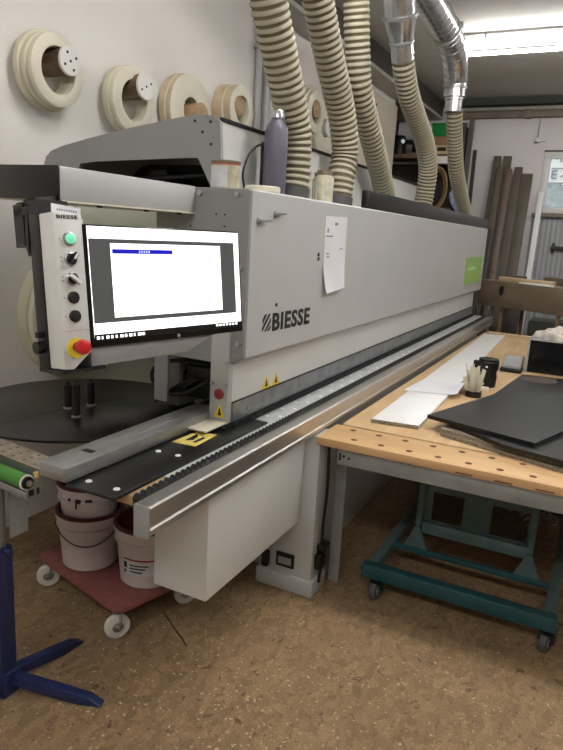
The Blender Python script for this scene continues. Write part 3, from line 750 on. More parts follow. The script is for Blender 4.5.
# trunk duct with elbow above the fifth hose
t = thing('trunk_duct', 'large spiral steel duct with elbow above the farthest hose', 'duct', (XH, 5.98, 2.84))
path = smooth_path([(XH, 3.2, 3.50), (XH, 4.2, 3.43), (XH, 5.0, 3.385), (XH, 5.45, 3.35)], 10)
b = bm_new(); sweep(b, path, .104, 28)
k0 = resample(path, .09)
for i in range(1, len(k0)-1):
    dd = (k0[i+1]-k0[i-1]).normalized(); lathe(b, k0[i], dd, [(-.006, .101), (-.003, .107), (.003, .107), (.006, .101)], 28)
part('trunk_pipe', b, 'duct', t)
b = bm_new(); el = smooth_path([(XH, 5.42, 3.352), (XH, 5.62, 3.31), (XH, 5.78, 3.235), (XH, 5.88, 3.14), (XH, 5.92, 3.06)], 3)
sweep(b, el, [.106, .105, .104, .104, .103, .102, .101, .10, .099, .098, .097, .096, .095][:len(el)], 28)
for i in range(1, len(el)-1, 2):
    dd = (el[i+1]-el[i-1]).normalized(); lathe(b, el[i], dd, [(-.008, .095), (-.004, .111-.0010*i), (.004, .111-.0010*i), (.008, .095)], 28)
part('elbow', b, 'duct', t)
b = bm_new(); lathe(b, (XH, 5.92, 3.06), (0, .05, -1), [(0, .093), (0, .100), (.015, .100), (.018, .094), (.10, .094), (.105, .080), (.125, .080), (.13, .074), (.22, .074), (.22, 0)], 28); part('reducer_sleeve', b, 'duct', t)
b = bm_new(); lathe(b, (XH, 5.42, 3.352), (0, 1, -.1), [(-.012, .10), (-.008, .115), (.008, .115), (.012, .10)], 28); bx(b, XH+.10, XH+.13, 5.40, 5.44, 3.36, 3.40)
part('clamp_ring', b, 'castgrey', t); b = bm_new()
lathe(b, (XH, 5.925, 3.03), (0, .05, -1), [(-.01, .093), (-.006, .104), (.006, .104), (.01, .093)], 28); part('clamp_ring', b, 'castgrey', t)
b = bm_new(); bar(b, (XH, 4.6, 3.50), (XH, 4.6, 3.799), .02, .004); part('hanger_strap', b, 'galv', t)

# ------------------------------------------------------------------ operator console
TL = Vector((-1.199, 1.255, 1.740))
U = Vector((.242, .97, 0)).normalized(); UP = Vector((-.116, .029, .993)); UP = (UP-U*UP.dot(U)).normalized(); NN = U.cross(UP)
cm = Matrix((U, UP, NN)).transposed().to_4x4(); cm.translation = TL
c = thing('operator_console', 'operator console with lit monitor and button panel hanging from the arm', 'console', tuple(TL), mtx=cm)
def lpart(n, bm, mt, par, label=None): return part(n, bm, mt, par, local=True, label=label)
W_, H_ = .56, .316
b = bm_new(); bx(b, 0, W_, -H_, 0, -.03, -.002, .004); bx(b, .02, W_-.02, -H_+.02, -.02, -.05, -.03)
mon = lpart('monitor', b, 'bezel', c)
b = bm_new()
bx(b, .008, .552, -.292, -.005, -.002, -.0010, mi=0)                # white window
bx(b, .010, .531, -.254, -.036, -.001, -.0006, mi=1)                # dark grey work area
bx(b, .074, .471, -.242, -.047, -.0006, -.0003, mi=2)               # page
bx(b, .079, .283, -.074, -.062, -.0003, -.0001, mi=3)               # blue title bar
for k in range(5): bx(b, .165+k*.008, .170+k*.008, -.071, -.065, -.0001, .0001, mi=5)
bx(b, .008, .552, -.300, -.283, -.001, -.0006, mi=4)                # task bar
for k, w in enumerate((.009, .005, .009, .007, .006, .010, .008, .010, .006, .012, .009)):
    x = .014+k*.0145
    bx(b, x, x+w, -.296, -.288, -.0006, -.0003, mi=0)
for k in range(7): bx(b, .44+k*.014, .449+k*.014, -.292, -.286, -.0006, -.0003, mi=0)
for x in (.14, .19, .215, .50): bx(b, x, x+.008, -.020, -.015, -.001, -.0006, mi=5)
lpart('screen', b, ['scr_white', 'scr_dark', 'scr_page', 'scr_blue', 'scr_black', 'scr_pale'], mon)
b = bm_new(); lathe(b, (.29, -.308, -.002), (0, 0, 1), [(0, .006), (.001, .006), (.001, 0)], 12); lpart('maker_badge', b, 'galv', mon)
# button box
b = bm_new(); prism(b, [(-.080, .026), (-.002, .020), (-.002, -.325), (-.055, -.366), (-.083, -.364)], 'z', -.072, -.004, 0, .003); bx(b, .002, .034, -.30, .017, -.075, -.052)
bxo = lpart('button_box', b, 'white_paint', c)
b = bm_new(); prism(b, [(-.081, .030), (.03, .022), (.03, -.33), (-.05, -.37), (-.085, -.368)], 'z', -.125, -.073, 0, .003)
prism(b, [(-.080, .052), (-.085, -.055), (-.080, -.075), (-.062, -.075), (-.062, .052)], 'z', -.140, -.126); prism(b, [(-.080, .060), (-.080, -.02), (-.080, -.05), (-.062, -.05), (-.062, .060)], 'z', -.20, -.152)
bx(b, -.080, .03, .030, .050, -.20, -.075); bx(b, -.070, .02, .05, .066, -.20, -.10); bx(b, -.088, .036, -.374, -.366, -.12, -.003)
lpart('console_back', b, 'black', c)
b = bm_new(); prism(b, [(.0, -.3165), (.44, -.3165), (.331, -.360), (.034, -.366), (0, -.366)], 'z', -.11, -.012, 0, .002); lpart('console_tray', b, 'grey_shade_paint', c)
b = bm_new(); cyl(b, (-.083, -.31, -.10), (-.105, -.31, -.10), .016, 14); bx(b, -.10, -.085, -.285, -.27, -.105, -.09); lpart('side_knob', b, 'black', c)
b = bm_new(); prism(b, [(-.064, .0265), (.016, .0215), (.018, .042), (-.063, .050)], 'z', -.040, -.037); 
for k in range(9): bx(b, -.050+k*.0065, -.046+k*.0065, .033-.0004*k, .038-.0004*k, -.037, -.0365, mi=1)
lpart('paper_label', b, ['paper', 'ink_grey'], c)
tb = text_bm('BIESSE', .058, .009, .001, .02); b = bm_new(); merge(b, tb, 0, Matrix.Translation((-.072, .010, -.0038))); lpart('panel_lettering', b, 'ink', bxo)
def knob(n, x, y, prof, mt, seg=22, mis=None):
    bb = bm_new(); lathe(bb, (x, y, -.004), (0, 0, 1), prof, seg, mis=mis); return bb
b = knob('g', -.043, -.039, [(0, .0165), (.006, .0165), (.007, .0135), (.011, .0135), (.014, .010), (.015, 0)], None, mis=[1, 1, 0, 0, 0]); lpart('green_button', b, ['green_btn', 'steel'], bxo)
for y, a in ((-.089, .9), (-.137, -.7)):
    b = knob('k', -.043, y, [(0, .0165), (.004, .0165), (.006, .014), (.009, .014), (.009, 0)], None, mis=[1, 1, 0, 0])
    dx, dy = math.cos(a), math.sin(a); bar(b, (-.043-dx*.014, y-dy*.014, .010), (-.043+dx*.019, y+dy*.019, .010), .008, .012, 2 if a > 0 else 3)
    bar(b, (-.043, y, .0163), (-.043+dx*.018, y+dy*.018, .0163), .005, .001, 3)
    lpart('selector_knob', b, ['black', 'steel', 'black', 'white'], bxo)
for y in (-.184, -.231):
    b = knob('b', -.043, y, [(0, .0155), (.005, .0155), (.007, .013), (.007, 0)], None); lpart('black_button', b, 'black', bxo)
b = bm_new(); lathe(b, (-.046, -.312, -.004), (0, 0, 1), [(0, .026), (.003, .026), (.003, 0)], 26); yl = lpart('yellow_collar', b, 'yellow', bxo)
b = bm_new(); lathe(b, (-.046, -.308, -.001), (0, 0, 1), [(0, .012), (.022, .012), (.024, .019), (.030, .020), (.038, .018), (.041, .010), (.041, 0)], 24, mis=[1, 0, 0, 0, 0, 0]); lpart('emergency_stop', b, ['red', 'dark_red'], bxo)
b = bm_new()
bx(b, -.078, -.006, -.2685, -.2675, -.004, -.0036)
for y in (-.039, -.084, -.094, -.132, -.142, -.184, -.231): bx(b, -.070, -.066, y-.002, y+.002, -.004, -.0037)
lpart('panel_mark', b, 'ink_grey', bxo)
b = bm_new(); bar(b, (-.05, .055, -.16), (.14, .098, -.37), .04, .03); bx(b, .20, .38, -.25, -.08, -.075, -.05); lpart('mounting_neck', b, 'black', c)

# ------------------------------------------------------------------ work bench
wb = thing('work_bench', 'long beech topped work bench with grey steel legs, right of the machine', 'bench', (-.3, 4.4, 0))
XB0, XB1 = -1.092, .75
b = bm_new(); bx(b, XB0, XB1, 2.625, 2.872, .792, .830, .004)
hp_ = []
for i in range(9):
    x = -.985+i*.130
    for (y, dx) in ((2.82, 0), (2.685, .055)):
        hp_.append((x+dx, y))
        lathe(b, (x+dx, y, .8302), (0, 0, 1), [(0, .0155), (.0002, .0155), (.0002, 0)], 16, 1)
for i in range(7): bx(b, -.45+i*.16, -.38+i*.16, 2.6245, 2.626, .797, .803, mi=1)
part('front_board', b, ['bench_front', 'hole'], wb)
b = bm_new(); bx(b, XB0+.02, XB1, 2.895, 6.95, .792, .829, .003); part('worktop', b, 'bench_top', wb)
b = bm_new(); bx(b, XB0+.03, XB1-.02, 2.873, 2.894, .775, .815); part('joint_strip', b, 'hole', wb)
b = bm_new(); bx(b, XB0+.10, XB1-.03, 2.655, 2.70, .708, .7905, .003); bx(b, XB0+.04, XB1-.03, 2.845, 2.88, .722, .7905, .003)
bx(b, XB0+.07, XB0+.12, 2.88, 6.8, .722, .7905, .003); bx(b, XB1-.12, XB1-.07, 2.88, 6.8, .722, .7905, .003); bx(b, XB0+.12, XB1-.12, 4.8, 4.84, .722, .7905)
for (x, z) in ((XB0+.13, .752), (XB0+.155, .745)): cyl(b, (x, 2.652, z), (x, 2.656, z), .006, 8, 1)
bx(b, XB0+.108, XB0+.116, 2.652, 2.656, .73, .765, mi=1)
part('apron_frame', b, ['bench_steel', 'ink'], wb)
for (x, y) in ((XB0+.03, 2.84), (XB0+.03, 6.7), (XB1-.10, 2.84), (XB1-.10, 6.7), (XB0+.03, 4.8), (XB1-.10, 4.8)):
    b = bm_new()
    prism(b, [(x, y), (x+.055, y), (x+.055, y+.008), (x+.008, y+.008), (x+.008, y+.055), (x, y+.055)], 'z', 0, .7915)
    part('leg', b, 'bench_steel', wb)
b = bm_new(); bx(b, -1.02, -.40, 6.82, 6.90, .8295, .855, .003); solo('wooden_batten', b, 'raw_wood', 'short raw wooden batten lying across the far end of the bench', 'batten')

# things on the bench
b = bm_new(); prism(b, [(-.958, 3.0), (-.722, 3.035), (-.835, 6.74), (-1.03, 6.70)], 'z', .830, .850, 0, .001)
for f in b.faces:
    if abs(f.normal.z) < .5 and f.calc_center_median().y < 3.2: f.material_index = 1
solo('white_panel_strip', b, ['white', 'chip'], 'long narrow white panel lying lengthways on the bench', 'board')
def bench_sheet(s, q):
    e = max(0, s-.62)
    return (-1.0+s*.31+.02*q, 3.72+q*.36+s*.06, .8515+.001*math.sin(s*4+q*3)+.35*e*e*(.3+.7*abs(math.sin(q*4.2))))
b = sheet_bm(bench_sheet, 16, 12, .0008, 1)
solo('paper_sheet', b, 'paper', 'white paper sheet with curled edge lying across the long white panel', 'paper')
def pot(x, y, z):
    t = thing('glue_bottle', 'small black bottle with a side spout standing on the bench near the white panel', 'bottle', (x, y, z))
    b = bm_new(); lathe(b, (x, y, z), (0, 0, 1), [(0, 0), (0, .056), (.006, .060), (.07, .062), (.10, .056), (.125, .066), (.165, .068), (.172, .062), (.172, 0)], 24); part('bottle_body', b, 'black', t)
    b = bm_new(); lathe(b, (x, y, z+.172), (0, 0, 1), [(0, .064), (.012, .064), (.014, .056), (.006, 0)], 22); bx(b, x-.095, x-.055, y-.015, y+.015, z+.115, z+.165, .006); part('bottle_cap', b, 'black_satin', t)
    b = bm_new(); lathe(b, (x, y-.065, z+.14), (0, -1, .1), [(0, .008), (.003, .007), (.003, 0)], 10); part('bottle_dot', b, 'white', t)
pot(-.61, 4.30, .829)
t = thing('brush_cup', 'black cup holding pale cut tape ends, beside the black bottle', 'cup', (-.625, 3.94, .829))
b = bm_new(); lathe(b, (-.625, 3.94, .829), (0, 0, 1), [(0, 0), (0, .046), (.003, .048), (.035, .048), (.037, .044), (.03, 0)], 24); part('cup', b, 'black', t)
b = bm_new()
for k in range(34):
    a = k*2*PI/34+random.random()*.3; r0_, rr, h = .006+.032*random.random(), .01+.065*random.random(), .05+.125*random.random()
    p = Vector((-.625+r0_*math.cos(a), 3.94+r0_*math.sin(a), .858)); q = Vector((-.625+rr*math.cos(a), 3.94+rr*math.sin(a), .862+h)); bar(b, p, q, .026, .0012, up=(math.cos(a*3), math.sin(a*3), .2))
part('tape_ends', b, 'tape_cream', t)
b = bm_new(); lathe(b, (-.60, 4.19, .829), (0, 0, 1), [(0, 0), (0, .03), (.012, .03), (.014, .026), (.014, 0)], 16); solo('bottle_lid', b, 'tape_cream', 'small pale round lid lying at the foot of the black bottle', 'lid')
# dark laminate boards and the chipboards beneath
for i, (z0, z1, pts_, lab) in enumerate((
    (.8305, .848, [(-.605, 2.995), (-.042, 2.80), (.40, 2.66), (.74, 2.95), (.74, 3.5), (-.50, 3.42)], 'lower raw chipboard under the dark laminate boards on the bench'),
    (.8485, .866, [(-.615, 3.01), (-.05, 2.83), (.42, 2.68), (.74, 2.95), (.74, 3.5), (-.50, 3.42)], 'upper raw chipboard right under the dark laminate board'))):
    b = bm_new(); prism(b, pts_, 'z', z0, z1); solo('raw_chipboard', b, 'chip', lab, 'board', 'chipboards stacked on the bench')
b = bm_new(); prism(b, [(-.693, 3.068), (-.175, 2.914), (.022, 3.50), (-.16, 3.72), (-.345, 3.885), (-.455, 3.853)], 'z', .886, .905)
for f in b.faces:
    if abs(f.normal.z) < .5: f.material_index = 1
solo('dark_laminate_board', b, ['dark_board', 'black_satin'], 'pointed anthracite laminate board lying uppermost at the bench front', 'board')
b = bm_new(); prism(b, [(-.57, 3.06), (-.30, 2.87), (-.049, 2.80), (.42, 2.66), (.745, 2.98), (.745, 4.75), (-.424, 4.60), (-.47, 4.1)], 'z', .8665, .8855)
for f in b.faces:
    if abs(f.normal.z) < .5: f.material_index = 1
bb_ = thing('graphite_laminate_board', 'glossy near black board under the anthracite one, reaching to the dark box', 'board', (0, 3.9, .8665))
part('board', b, ['graphite', 'black_satin'], bb_)
b = bm_new(); lathe(b, (-.30, 4.48, .8855), (0, 0, 1), [(0, .0), (.0004, .10), (.0002, .12)], 20); 
for v in b.verts: v.co.x = -.30+(v.co.x+.30)*.9
part('dust_smear', b, 'dust', bb_)
# dark acrylic case with cloth
t = thing('dark_acrylic_case', 'black see-through case standing on the bench behind the dark boards', 'box', (-.05, 5.25, .829))
X0, X1, Y0_, Y1_, Z0, Z1 = -.445, .40, 5.02, 5.55, .8295, 1.07
b = bm_new(); bx(b, X0+.02, X1-.01, Y0_+.02, Y1_-.01, Z0, Z0+.02); bx(b, X0+.10, X1-.05, Y0_+.09, Y1_-.04, Z0+.02, Z1-.03, .01); bx(b, X0+.16, X0+.22, Y0_+.05, Y0_+.09, Z0+.03, Z1-.05); part('inner_body', b, 'black', t)
b = bm_new(); bx(b, X0, X1, Y0_, Y0_+.006, Z0, Z1); bx(b, X0, X0+.006, Y0_+.006, Y1_, Z0, Z1); bx(b, X1-.006, X1, Y0_+.006, Y1_, Z0, Z1); part('acrylic_wall', b, 'smoke_glass', t)
b = bm_new(); bx(b, X0-.004, X1+.004, Y0_-.004, Y1_, Z1, Z1+.006); bx(b, X0-.003, X0+.009, Y0_-.003, Y0_+.009, Z0, Z1); part('edge_trim', b, 'clear_edge', t)
b = bm_new(); bmesh.ops.create_icosphere(b, subdivisions=4, radius=1)
for v in b.verts:
    p = v.co.copy(); k = 1+.18*math.sin(p.x*7+1)*math.cos(p.y*6)+.12*math.sin(p.y*13+p.x*5)
    v.co = Vector((-.27+p.x*.14*k, 5.16+p.y*.11*k, 1.0765+max(0, p.z*.085*k*(1-.3*abs(p.x)))))
solo('crumpled_cloth', b, 'cloth', 'crumpled pale cloth heaped on top of the dark case', 'cloth')
b = bm_new(); bx(b, -.11, .35, 5.05, 5.5, 1.0765, 1.085); solo('folded_white_sheet', b, 'paper', 'flat white sheet on the dark case beside the crumpled cloth', 'paper')
t = thing('small_grey_device', 'small grey wedge-shaped device on the bench left of the dark case', 'device', (-.535, 4.98, .829))
b = bm_new(); prism(b, [(4.90, .8295), (5.08, .8295), (5.08, .93), (5.03, .935), (4.90, .88)], 'x', -.60, -.47, 0, .004); part('device_body', b, 'mid_grey', t)
b = bm_new(); bx(b, -.61, -.46, 4.885, 5.0, .8296, .862, .005); part('device_foot', b, 'black', t)

# ------------------------------------------------------------------ teal cart under the bench
ct = thing('teal_cart', 'teal steel cart frame on casters standing under the work bench', 'cart', (-.42, 3.4, 0))
b = bm_new(); bx(b, -.875, .03, 2.80, 2.86, .095, .165, .006); part('front_beam', b, 'teal', ct)
for x, w in ((-.86, 0), (-.03, 0)):
    b = bm_new(); bx(b, x, x+.05, 2.862, 4.45, .100, .160, .005); part('side_beam', b, 'teal_pale', ct)
b = bm_new(); bx(b, -.808, -.032, 3.13, 3.16, .125, .152, .003); part('cross_rod', b, 'teal', ct)
b = bm_new(); bx(b, -.875, .03, 4.452, 4.51, .095, .165, .006); part('rear_beam', b, 'teal', ct)
b = bm_new(); bx(b, -.68, -.14, 3.162, 3.20, .235, .295, .004); part('cross_plate', b, 'teal_pale', ct)
for x, s in ((-.70, 1), (-.14, -1)):
    b = bm_new(); bx(b, x-.015, x+.015, 3.165, 3.20, .125, .70, .003); prism(b, [(x-.06, .152), (x+.06, .152), (x+.012, .27), (x-.012, .27)], 'y', 3.145, 3.161)
    part('upright', b, 'teal_pale', ct)
b = bm_new()
yy = 3.205
bx(b, -.70, -.14, yy, yy+.012, .24, .30); bx(b, -.70, -.14, yy, yy+.012, .46, .68); bx(b, -.70, -.645, yy, yy+.012, .30, .46); bx(b, -.485, -.345, yy, yy+.012, .30, .46); bx(b, -.165, -.14, yy, yy+.012, .30, .46)
part('back_panel', b, 'teal_pale', ct)
b = bm_new(); bx(b, -.70, -.02, 4.0, 4.3, .161, .30, .01); bx(b, -.45, -.10, 3.9, 4.0, .20, .34, .008); part('mechanism_box', b, 'dark_wood', ct)
b = bm_new()
for k in range(40):
    x, y, z = random.uniform(-.35, 0), random.uniform(3.78, 3.95), random.uniform(.17, .42)
    sweep(b, smooth_path([(x, y, z), (x+.03, y+.02, z+.02), (x+.05, y, z-.01), (x+.02, y-.02, z-.02)], 4), .004, 5)
part('wire_tangle', b, 'galv', ct)['kind'] = 'stuff'
def caster(parent, x, y, top, r, w, tyre, fork, yaw=0.):
    cx = Vector((x, y, r)); d = Vector((math.cos(yaw), math.sin(yaw), 0))
    b = bm_new(); lathe(b, cx-d*w/2, d, [(0, 0), (0, r*.40), (.002, r*.45), (.002, r*.9), (w*.2, r), (w*.8, r), (w-.002, r*.9), (w-.002, r*.45), (w, r*.40), (w, 0)], 26, mis=[1, 1, 0, 0, 0, 0, 0, 1, 1]); 
    wl = part('caster_wheel', b, [tyre, 'steel'], parent)
    b = bm_new(); s = Vector((-d.y, d.x, 0))
    for q in (-1, 1): bar(b, cx+d*q*(w/2+.004), cx+d*q*(w/2+.004)+Vector((0, 0, top-r-.004))+s*.012, .004, r*.7, up=tuple(d))
    obox(b, (x+s.x*.012, y+s.y*.012, top-.003), d, s, (0, 0, 1), w/2+.008, r*.7, .003); cyl(b, cx-d*(w/2+.008), cx+d*(w/2+.008), r*.16, 10)
    part('caster_fork', b, fork, parent)
for (x, y) in ((-.79, 2.80), (-.005, 2.80), (-.79, 4.42), (-.005, 4.42)): caster(ct, x, y, .0945, .0465, .036, 'caster_grey', 'black_satin', -.3)

# ------------------------------------------------------------------ dolly and buckets
D0 = Vector((-2.25, 2.03, 0)); D1 = Vector((-1.63, 1.87, 0)); dv = (D1-D0).normalized(); dn_ = Vector((-dv.y, dv.x, 0))
dl = thing('furniture_dolly', 'red brown furniture dolly with white wheels under the buckets', 'dolly', ((D0.x+D1.x)/2, 2.15, 0))
cc = (D0+D1)/2+dn_*.22
b = bm_new(); t_ = bmesh.new()
hx, hy, rc = .335, .225, .05
out = []
for (sx, sy, a0) in ((1, 1, 0), (-1, 1, PI/2), (-1, -1, PI), (1, -1, 1.5*PI)):
    for k in range(6):
        a = a0+k*PI/10; out.append((sx*(hx-rc)+rc*math.cos(a), sy*(hy-rc)+rc*math.sin(a)))
prism(t_, out, 'z', .138, .160, 0, .003)
mm = Matrix((dv, dn_, Vector((0, 0, 1)))).transposed().to_4x4(); mm.translation = cc
merge(b, t_, 0, mm); part('deck', b, 'dolly', dl)
for (sx, sy, yw) in ((-1, -1, -.75), (1, -1, -.55), (1, 1, -.6), (-1, 1, -.5)):
    p = cc+dv*sx*.285+dn_*sy*.19; caster(dl, p.x, p.y, .1375, .055, .032, 'caster_white', 'castgrey', yw)
def bucket(x, y, z, h, r0, r1, label, handle=True, lab=False, drip=False, inside='bucket_in'):
    t = thing('plastic_bucket', label, 'bucket', (x, y, z), 'plastic buckets on the dolly')
    b = bm_new(); lathe(b, (x, y, z), (0, 0, 1), [(0, 0), (0, r0-.008), (.008, r0), (h*.72, r0+(r1-r0)*.72), (h*.73, r1+.004), (h*.76, r1+.004), (h*.77, r0+(r1-r0)*.77), (h-.03, r1), (h-.028, r1+.008), (h-.004, r1+.009), (h, r1+.005), (h, r1-.004), (h-.01, r1-.006), (.02, r0-.006), (.02, 0)], 40, mis=[0]*9+[1]*5)
    part('bucket_body', b, ['bucket', inside], t)
    b = bm_new(); lathe(b, (x, y, z+h-.012), (0, 0, 1), [(0, r1+.0095), (.010, r1+.0105), (.014, r1+.004), (.013, r1-.005), (.006, r1-.006)], 40); part('red_rim', b, 'bucket_in', t)
    if handle:
        pts_ = []
        for k in range(17):
            a = -2.1+k*(2.35/16); dz = -.085*math.sin(PI*k/16)
            pts_.append((x+(r1+.014)*math.cos(a), y+(r1+.014)*math.sin(a), z+h-.045+dz))
        b = bm_new(); sweep(b, pts_, .003, 6); part('handle', b, 'ink', t)
    if lab:
        b = bm_new(); 
        for a0, a1, z0, z1, mi, of in ((-1.85, -.5, .07, .155, 0, .002), (-1.80, -.5, .140, .150, 1, .0025), (-1.80, -1.65, .10, .13, 2, .0025), (-1.55, -.9, .115, .122, 2, .0025), (-1.55, -1.0, .10, .107, 2, .0025), (-1.55, -1.1, .083, .09, 2, .0025), (-1.80, -1.7, .075, .09, 2, .0025)):
            for k in range(8):
                A, B = a0+(a1-a0)*k/8, a0+(a1-a0)*(k+1)/8
                def rad(zz): return r0+(r1-r0)*zz/h+of
                v = [b.verts.new((x+rad(zz)*math.cos(a), y+rad(zz)*math.sin(a), z+zz)) for a, zz in ((A, z0), (B, z0), (B, z1), (A, z1))]
                f = b.faces.new(v); f.material_index = mi
        part('bucket_label', b, ['label_pale', 'dark_red', 'ink'], t)
    if drip:
        b = bm_new()
        for a, l, w in ((-1.25, .045, .008), (-1.17, .02, .02), (-.85, .012, .03), (-1.5, .012, .012)):
            obox(b, (x+(r1+.002)*math.cos(a), y+(r1+.002)*math.sin(a), z+h-.05-l/2), (-math.sin(a), math.cos(a), 0), (math.cos(a), math.sin(a), 0), (0, 0, 1), w/2, .002, l/2)
        part('paint_drip', b, 'ink', t)
bucket(-2.015, 2.13, .1605, .275, .126, .147, 'white bucket with dark red rim on the dolly, a second bucket nested in it')
bucket(-2.015, 2.13, .30, .275, .118, .138, 'upper white bucket with dark drips nested in the left bucket', handle=False, drip=True)
bucket(-1.69, 2.16, .1605, .285, .126, .147, 'white bucket with a printed label, right one on the dolly', lab=True, handle=False)

# ------------------------------------------------------------------ roller stand
rs = thing('roller_stand', 'blue roller stand with green roller, left of the machine infeed', 'stand', (-1.785, 1.445, 0))
px, py = -1.793, 1.44
b = bm_new(); bx(b, px-.033, px+.033, py-.033, py+.033, .02, .60, .006); cyl(b, (px+.033, py, .585), (px+.06, py, .585), .012, 10); bx(b, px-.04, px+.04, py-.04, py+.04, .0, .10, .006); part('post', b, 'blue', rs)
b = bm_new(); cyl(b, (px, py, .60), (px, py, .835), .026, 18); part('inner_tube', b, 'silver_tube', rs)
b = bm_new(); bx(b, px+.02, px+.026, py+.03, py+.11, .62, .84); lathe(b, (px+.026, py+.08, .72), (1, 0, 0), [(0, .012), (.006, .012), (.006, 0)], 10); part('clamp_plate', b, 'bench_steel', rs)
for (tx, ty) in ((-1.43, 1.57), (-1.765, 1.81), (-1.70, 1.10), (-2.13, 1.32)):
    d = Vector((tx-px, ty-py, 0)).normalized(); s = Vector((-d.y, d.x, 0))
    b = bm_new(); t_ = bmesh.new(); L_ = (Vector((tx, ty, 0))-Vector((px, py, 0))).length
    prism(t_, [(.03, .045), (.05, .085), (L_-.05, .034), (L_, .004), (L_-.02, 0), (L_-.10, 0)], 'y', -.019, .019, 0, .003)
    mm = Matrix((d, s, Vector((0, 0, 1)))).transposed().to_4x4(); mm.translation = (px, py, 0); merge(b, t_, 0, mm)
    part('foot', b, 'blue', rs)
e = Vector((-1.592, 1.437, 0)); ad = Vector((-.985, .13, 0)).normalized(); sd = Vector((-ad.y, ad.x, 0))
if sd.y > 0: sd = -sd
def hb(bm, a0, a1, s0, s1, z0, z1, bev=0, mi=0):
    obox(bm, e+ad*(a0+a1)/2+sd*(s0+s1)/2+Vector((0, 0, (z0+z1)/2)), ad, sd, (0, 0, 1), (a1-a0)/2, abs(s1-s0)/2, (z1-z0)/2, bev, mi)
b = bm_new(); hb(b, .004, .62, -.02, .038, .835, .862, .003); hb(b, .004, .62, -.02, -.012, .862, .925); hb(b, 0, .004, -.022, .040, .833, .880, .001); hb(b, 0, .004, -.022, .012, .880, .925, .001)
hb(b, .617, .621, -.022, .040, .833, .925, .001)
for (sx, w) in ((.022, .010), (-.004, .005)): hb(b, -.0015, .0005, sx-w, sx+w, .846, .868, .001, 1)
part('roller_channel', b, ['castgrey', 'ink'], rs)
b = bm_new(); hb(b, .0, .62, -.105, -.008, .9255, .931, .001)
for i in range(9):
    for j in range(3): lathe(b, e+ad*(.05+i*.062)+sd*(-.09+.03*j)+Vector((0, 0, .931)), (0, 0, 1), [(0, .006), (.0004, .006), (.0004, 0)], 8, 1)
part('punched_top_plate', b, ['sill_stone', 'ink'], rs)
b = bm_new(); hb(b, -.004, .006, -.006, .008, .905, .9254, .002); part('plate_clip', b, 'yellow_plate', rs)
rc_ = Vector((0, 0, .895))+sd*.032
b = bm_new(); cyl(b, e+ad*.010+rc_, e+ad*.606+rc_, .026, 24); ro = part('roller', b, 'green_roller', rs)
b = bm_new(); lathe(b, e+ad*.010+rc_, -ad, [(.0, .0265), (.004, .0265), (.005, .022), (.012, .020), (.013, .010), (.020, .010), (.020, 0)], 24, mis=[0, 0, 1, 1, 2, 2]); part('roller_bearing', b, ['white_plain', 'black', 'steel'], ro)

# ------------------------------------------------------------------ back of the workshop
def panel_obox(cx, cy, cz, hx, hy, hz, yaw, bm, mi=0, bev=0.):
    d = Vector((math.cos(yaw), math.sin(yaw), 0)); obox(bm, (cx, cy, cz), d, (-d.y, d.x, 0), (0, 0, 1), hx, hy, hz, bev, mi)
t = thing('brown_wooden_carcass', 'low grey brown wooden carcass on thin legs beyond the bench end', 'table', (-.45, 7.7, 0))
yaw = math.atan2(-.45, .9)
F0 = Vector((-1.31, 7.72, 0)); fd = Vector((math.cos(yaw), math.sin(yaw), 0)); fn = Vector((-fd.y, fd.x, 0))
def fb(bm, a0, a1, n0, n1, z0, z1, bev=0., mi=0):
    obox(bm, F0+fd*(a0+a1)/2+fn*(n0+n1)/2+Vector((0, 0, (z0+z1)/2)), fd, fn, (0, 0, 1), (a1-a0)/2, (n1-n0)/2, (z1-z0)/2, bev, mi)
b = bm_new(); fb(b, 0, 1.75, 0, .022, 1.05, 1.335, .002)
part('front_panel', b, 'brown_wood', t)
b = bm_new(); c0 = F0+fd*.30-fn*.0008+Vector((0, 0, 1.235)); lathe(b, c0, -fn, [(0, .03), (.001, .03), (.001, 0)], 18)
for v in b.verts: v.co.z = 1.235+(v.co.z-1.235)*1.9
part('grip_hole', b, 'ink', t)
b = bm_new(); fb(b, .0, 1.75, .022, .60, 1.315, 1.335, .001); fb(b, 0, .02, .022, .60, 1.05, 1.315); fb(b, 1.73, 1.75, .022, .60, 1.05, 1.315); fb(b, .0, 1.75, .60, .62, 1.05, 1.335)
part('carcass_body', b, 'brown_wood', t)
for (a, n) in ((.25, .08), (.95, .08), (.25, .5), (.95, .5), (1.65, .08), (1.65, .5)):
    b = bm_new(); fb(b, a, a+.035, n, n+.035, 0, 1.315, .002); part('leg', b, 'raw_pine_v', t)
b = bm_new(); fb(b, .20, .84, .06, .17, 1.3355, 1.385, .004); 
solo('pale_offcut_plank', b, 'raw_wood', 'pale wooden offcut lying on the brown carcass', 'plank')
b = bm_new(); fb(b, .50, .90, .005, .05, 1.3355, 1.352, .002); solo('white_strip_offcut', b, 'white', 'thin white strip in front of the pale offcut on the carcass', 'plank')
b = bm_new(); fb(b, .55, 1.6, .40, .58, 1.3355, 1.41, .003); solo('brown_board_offcut', b, 'brown_wood', 'brown board lying at the back of the carcass top', 'board')
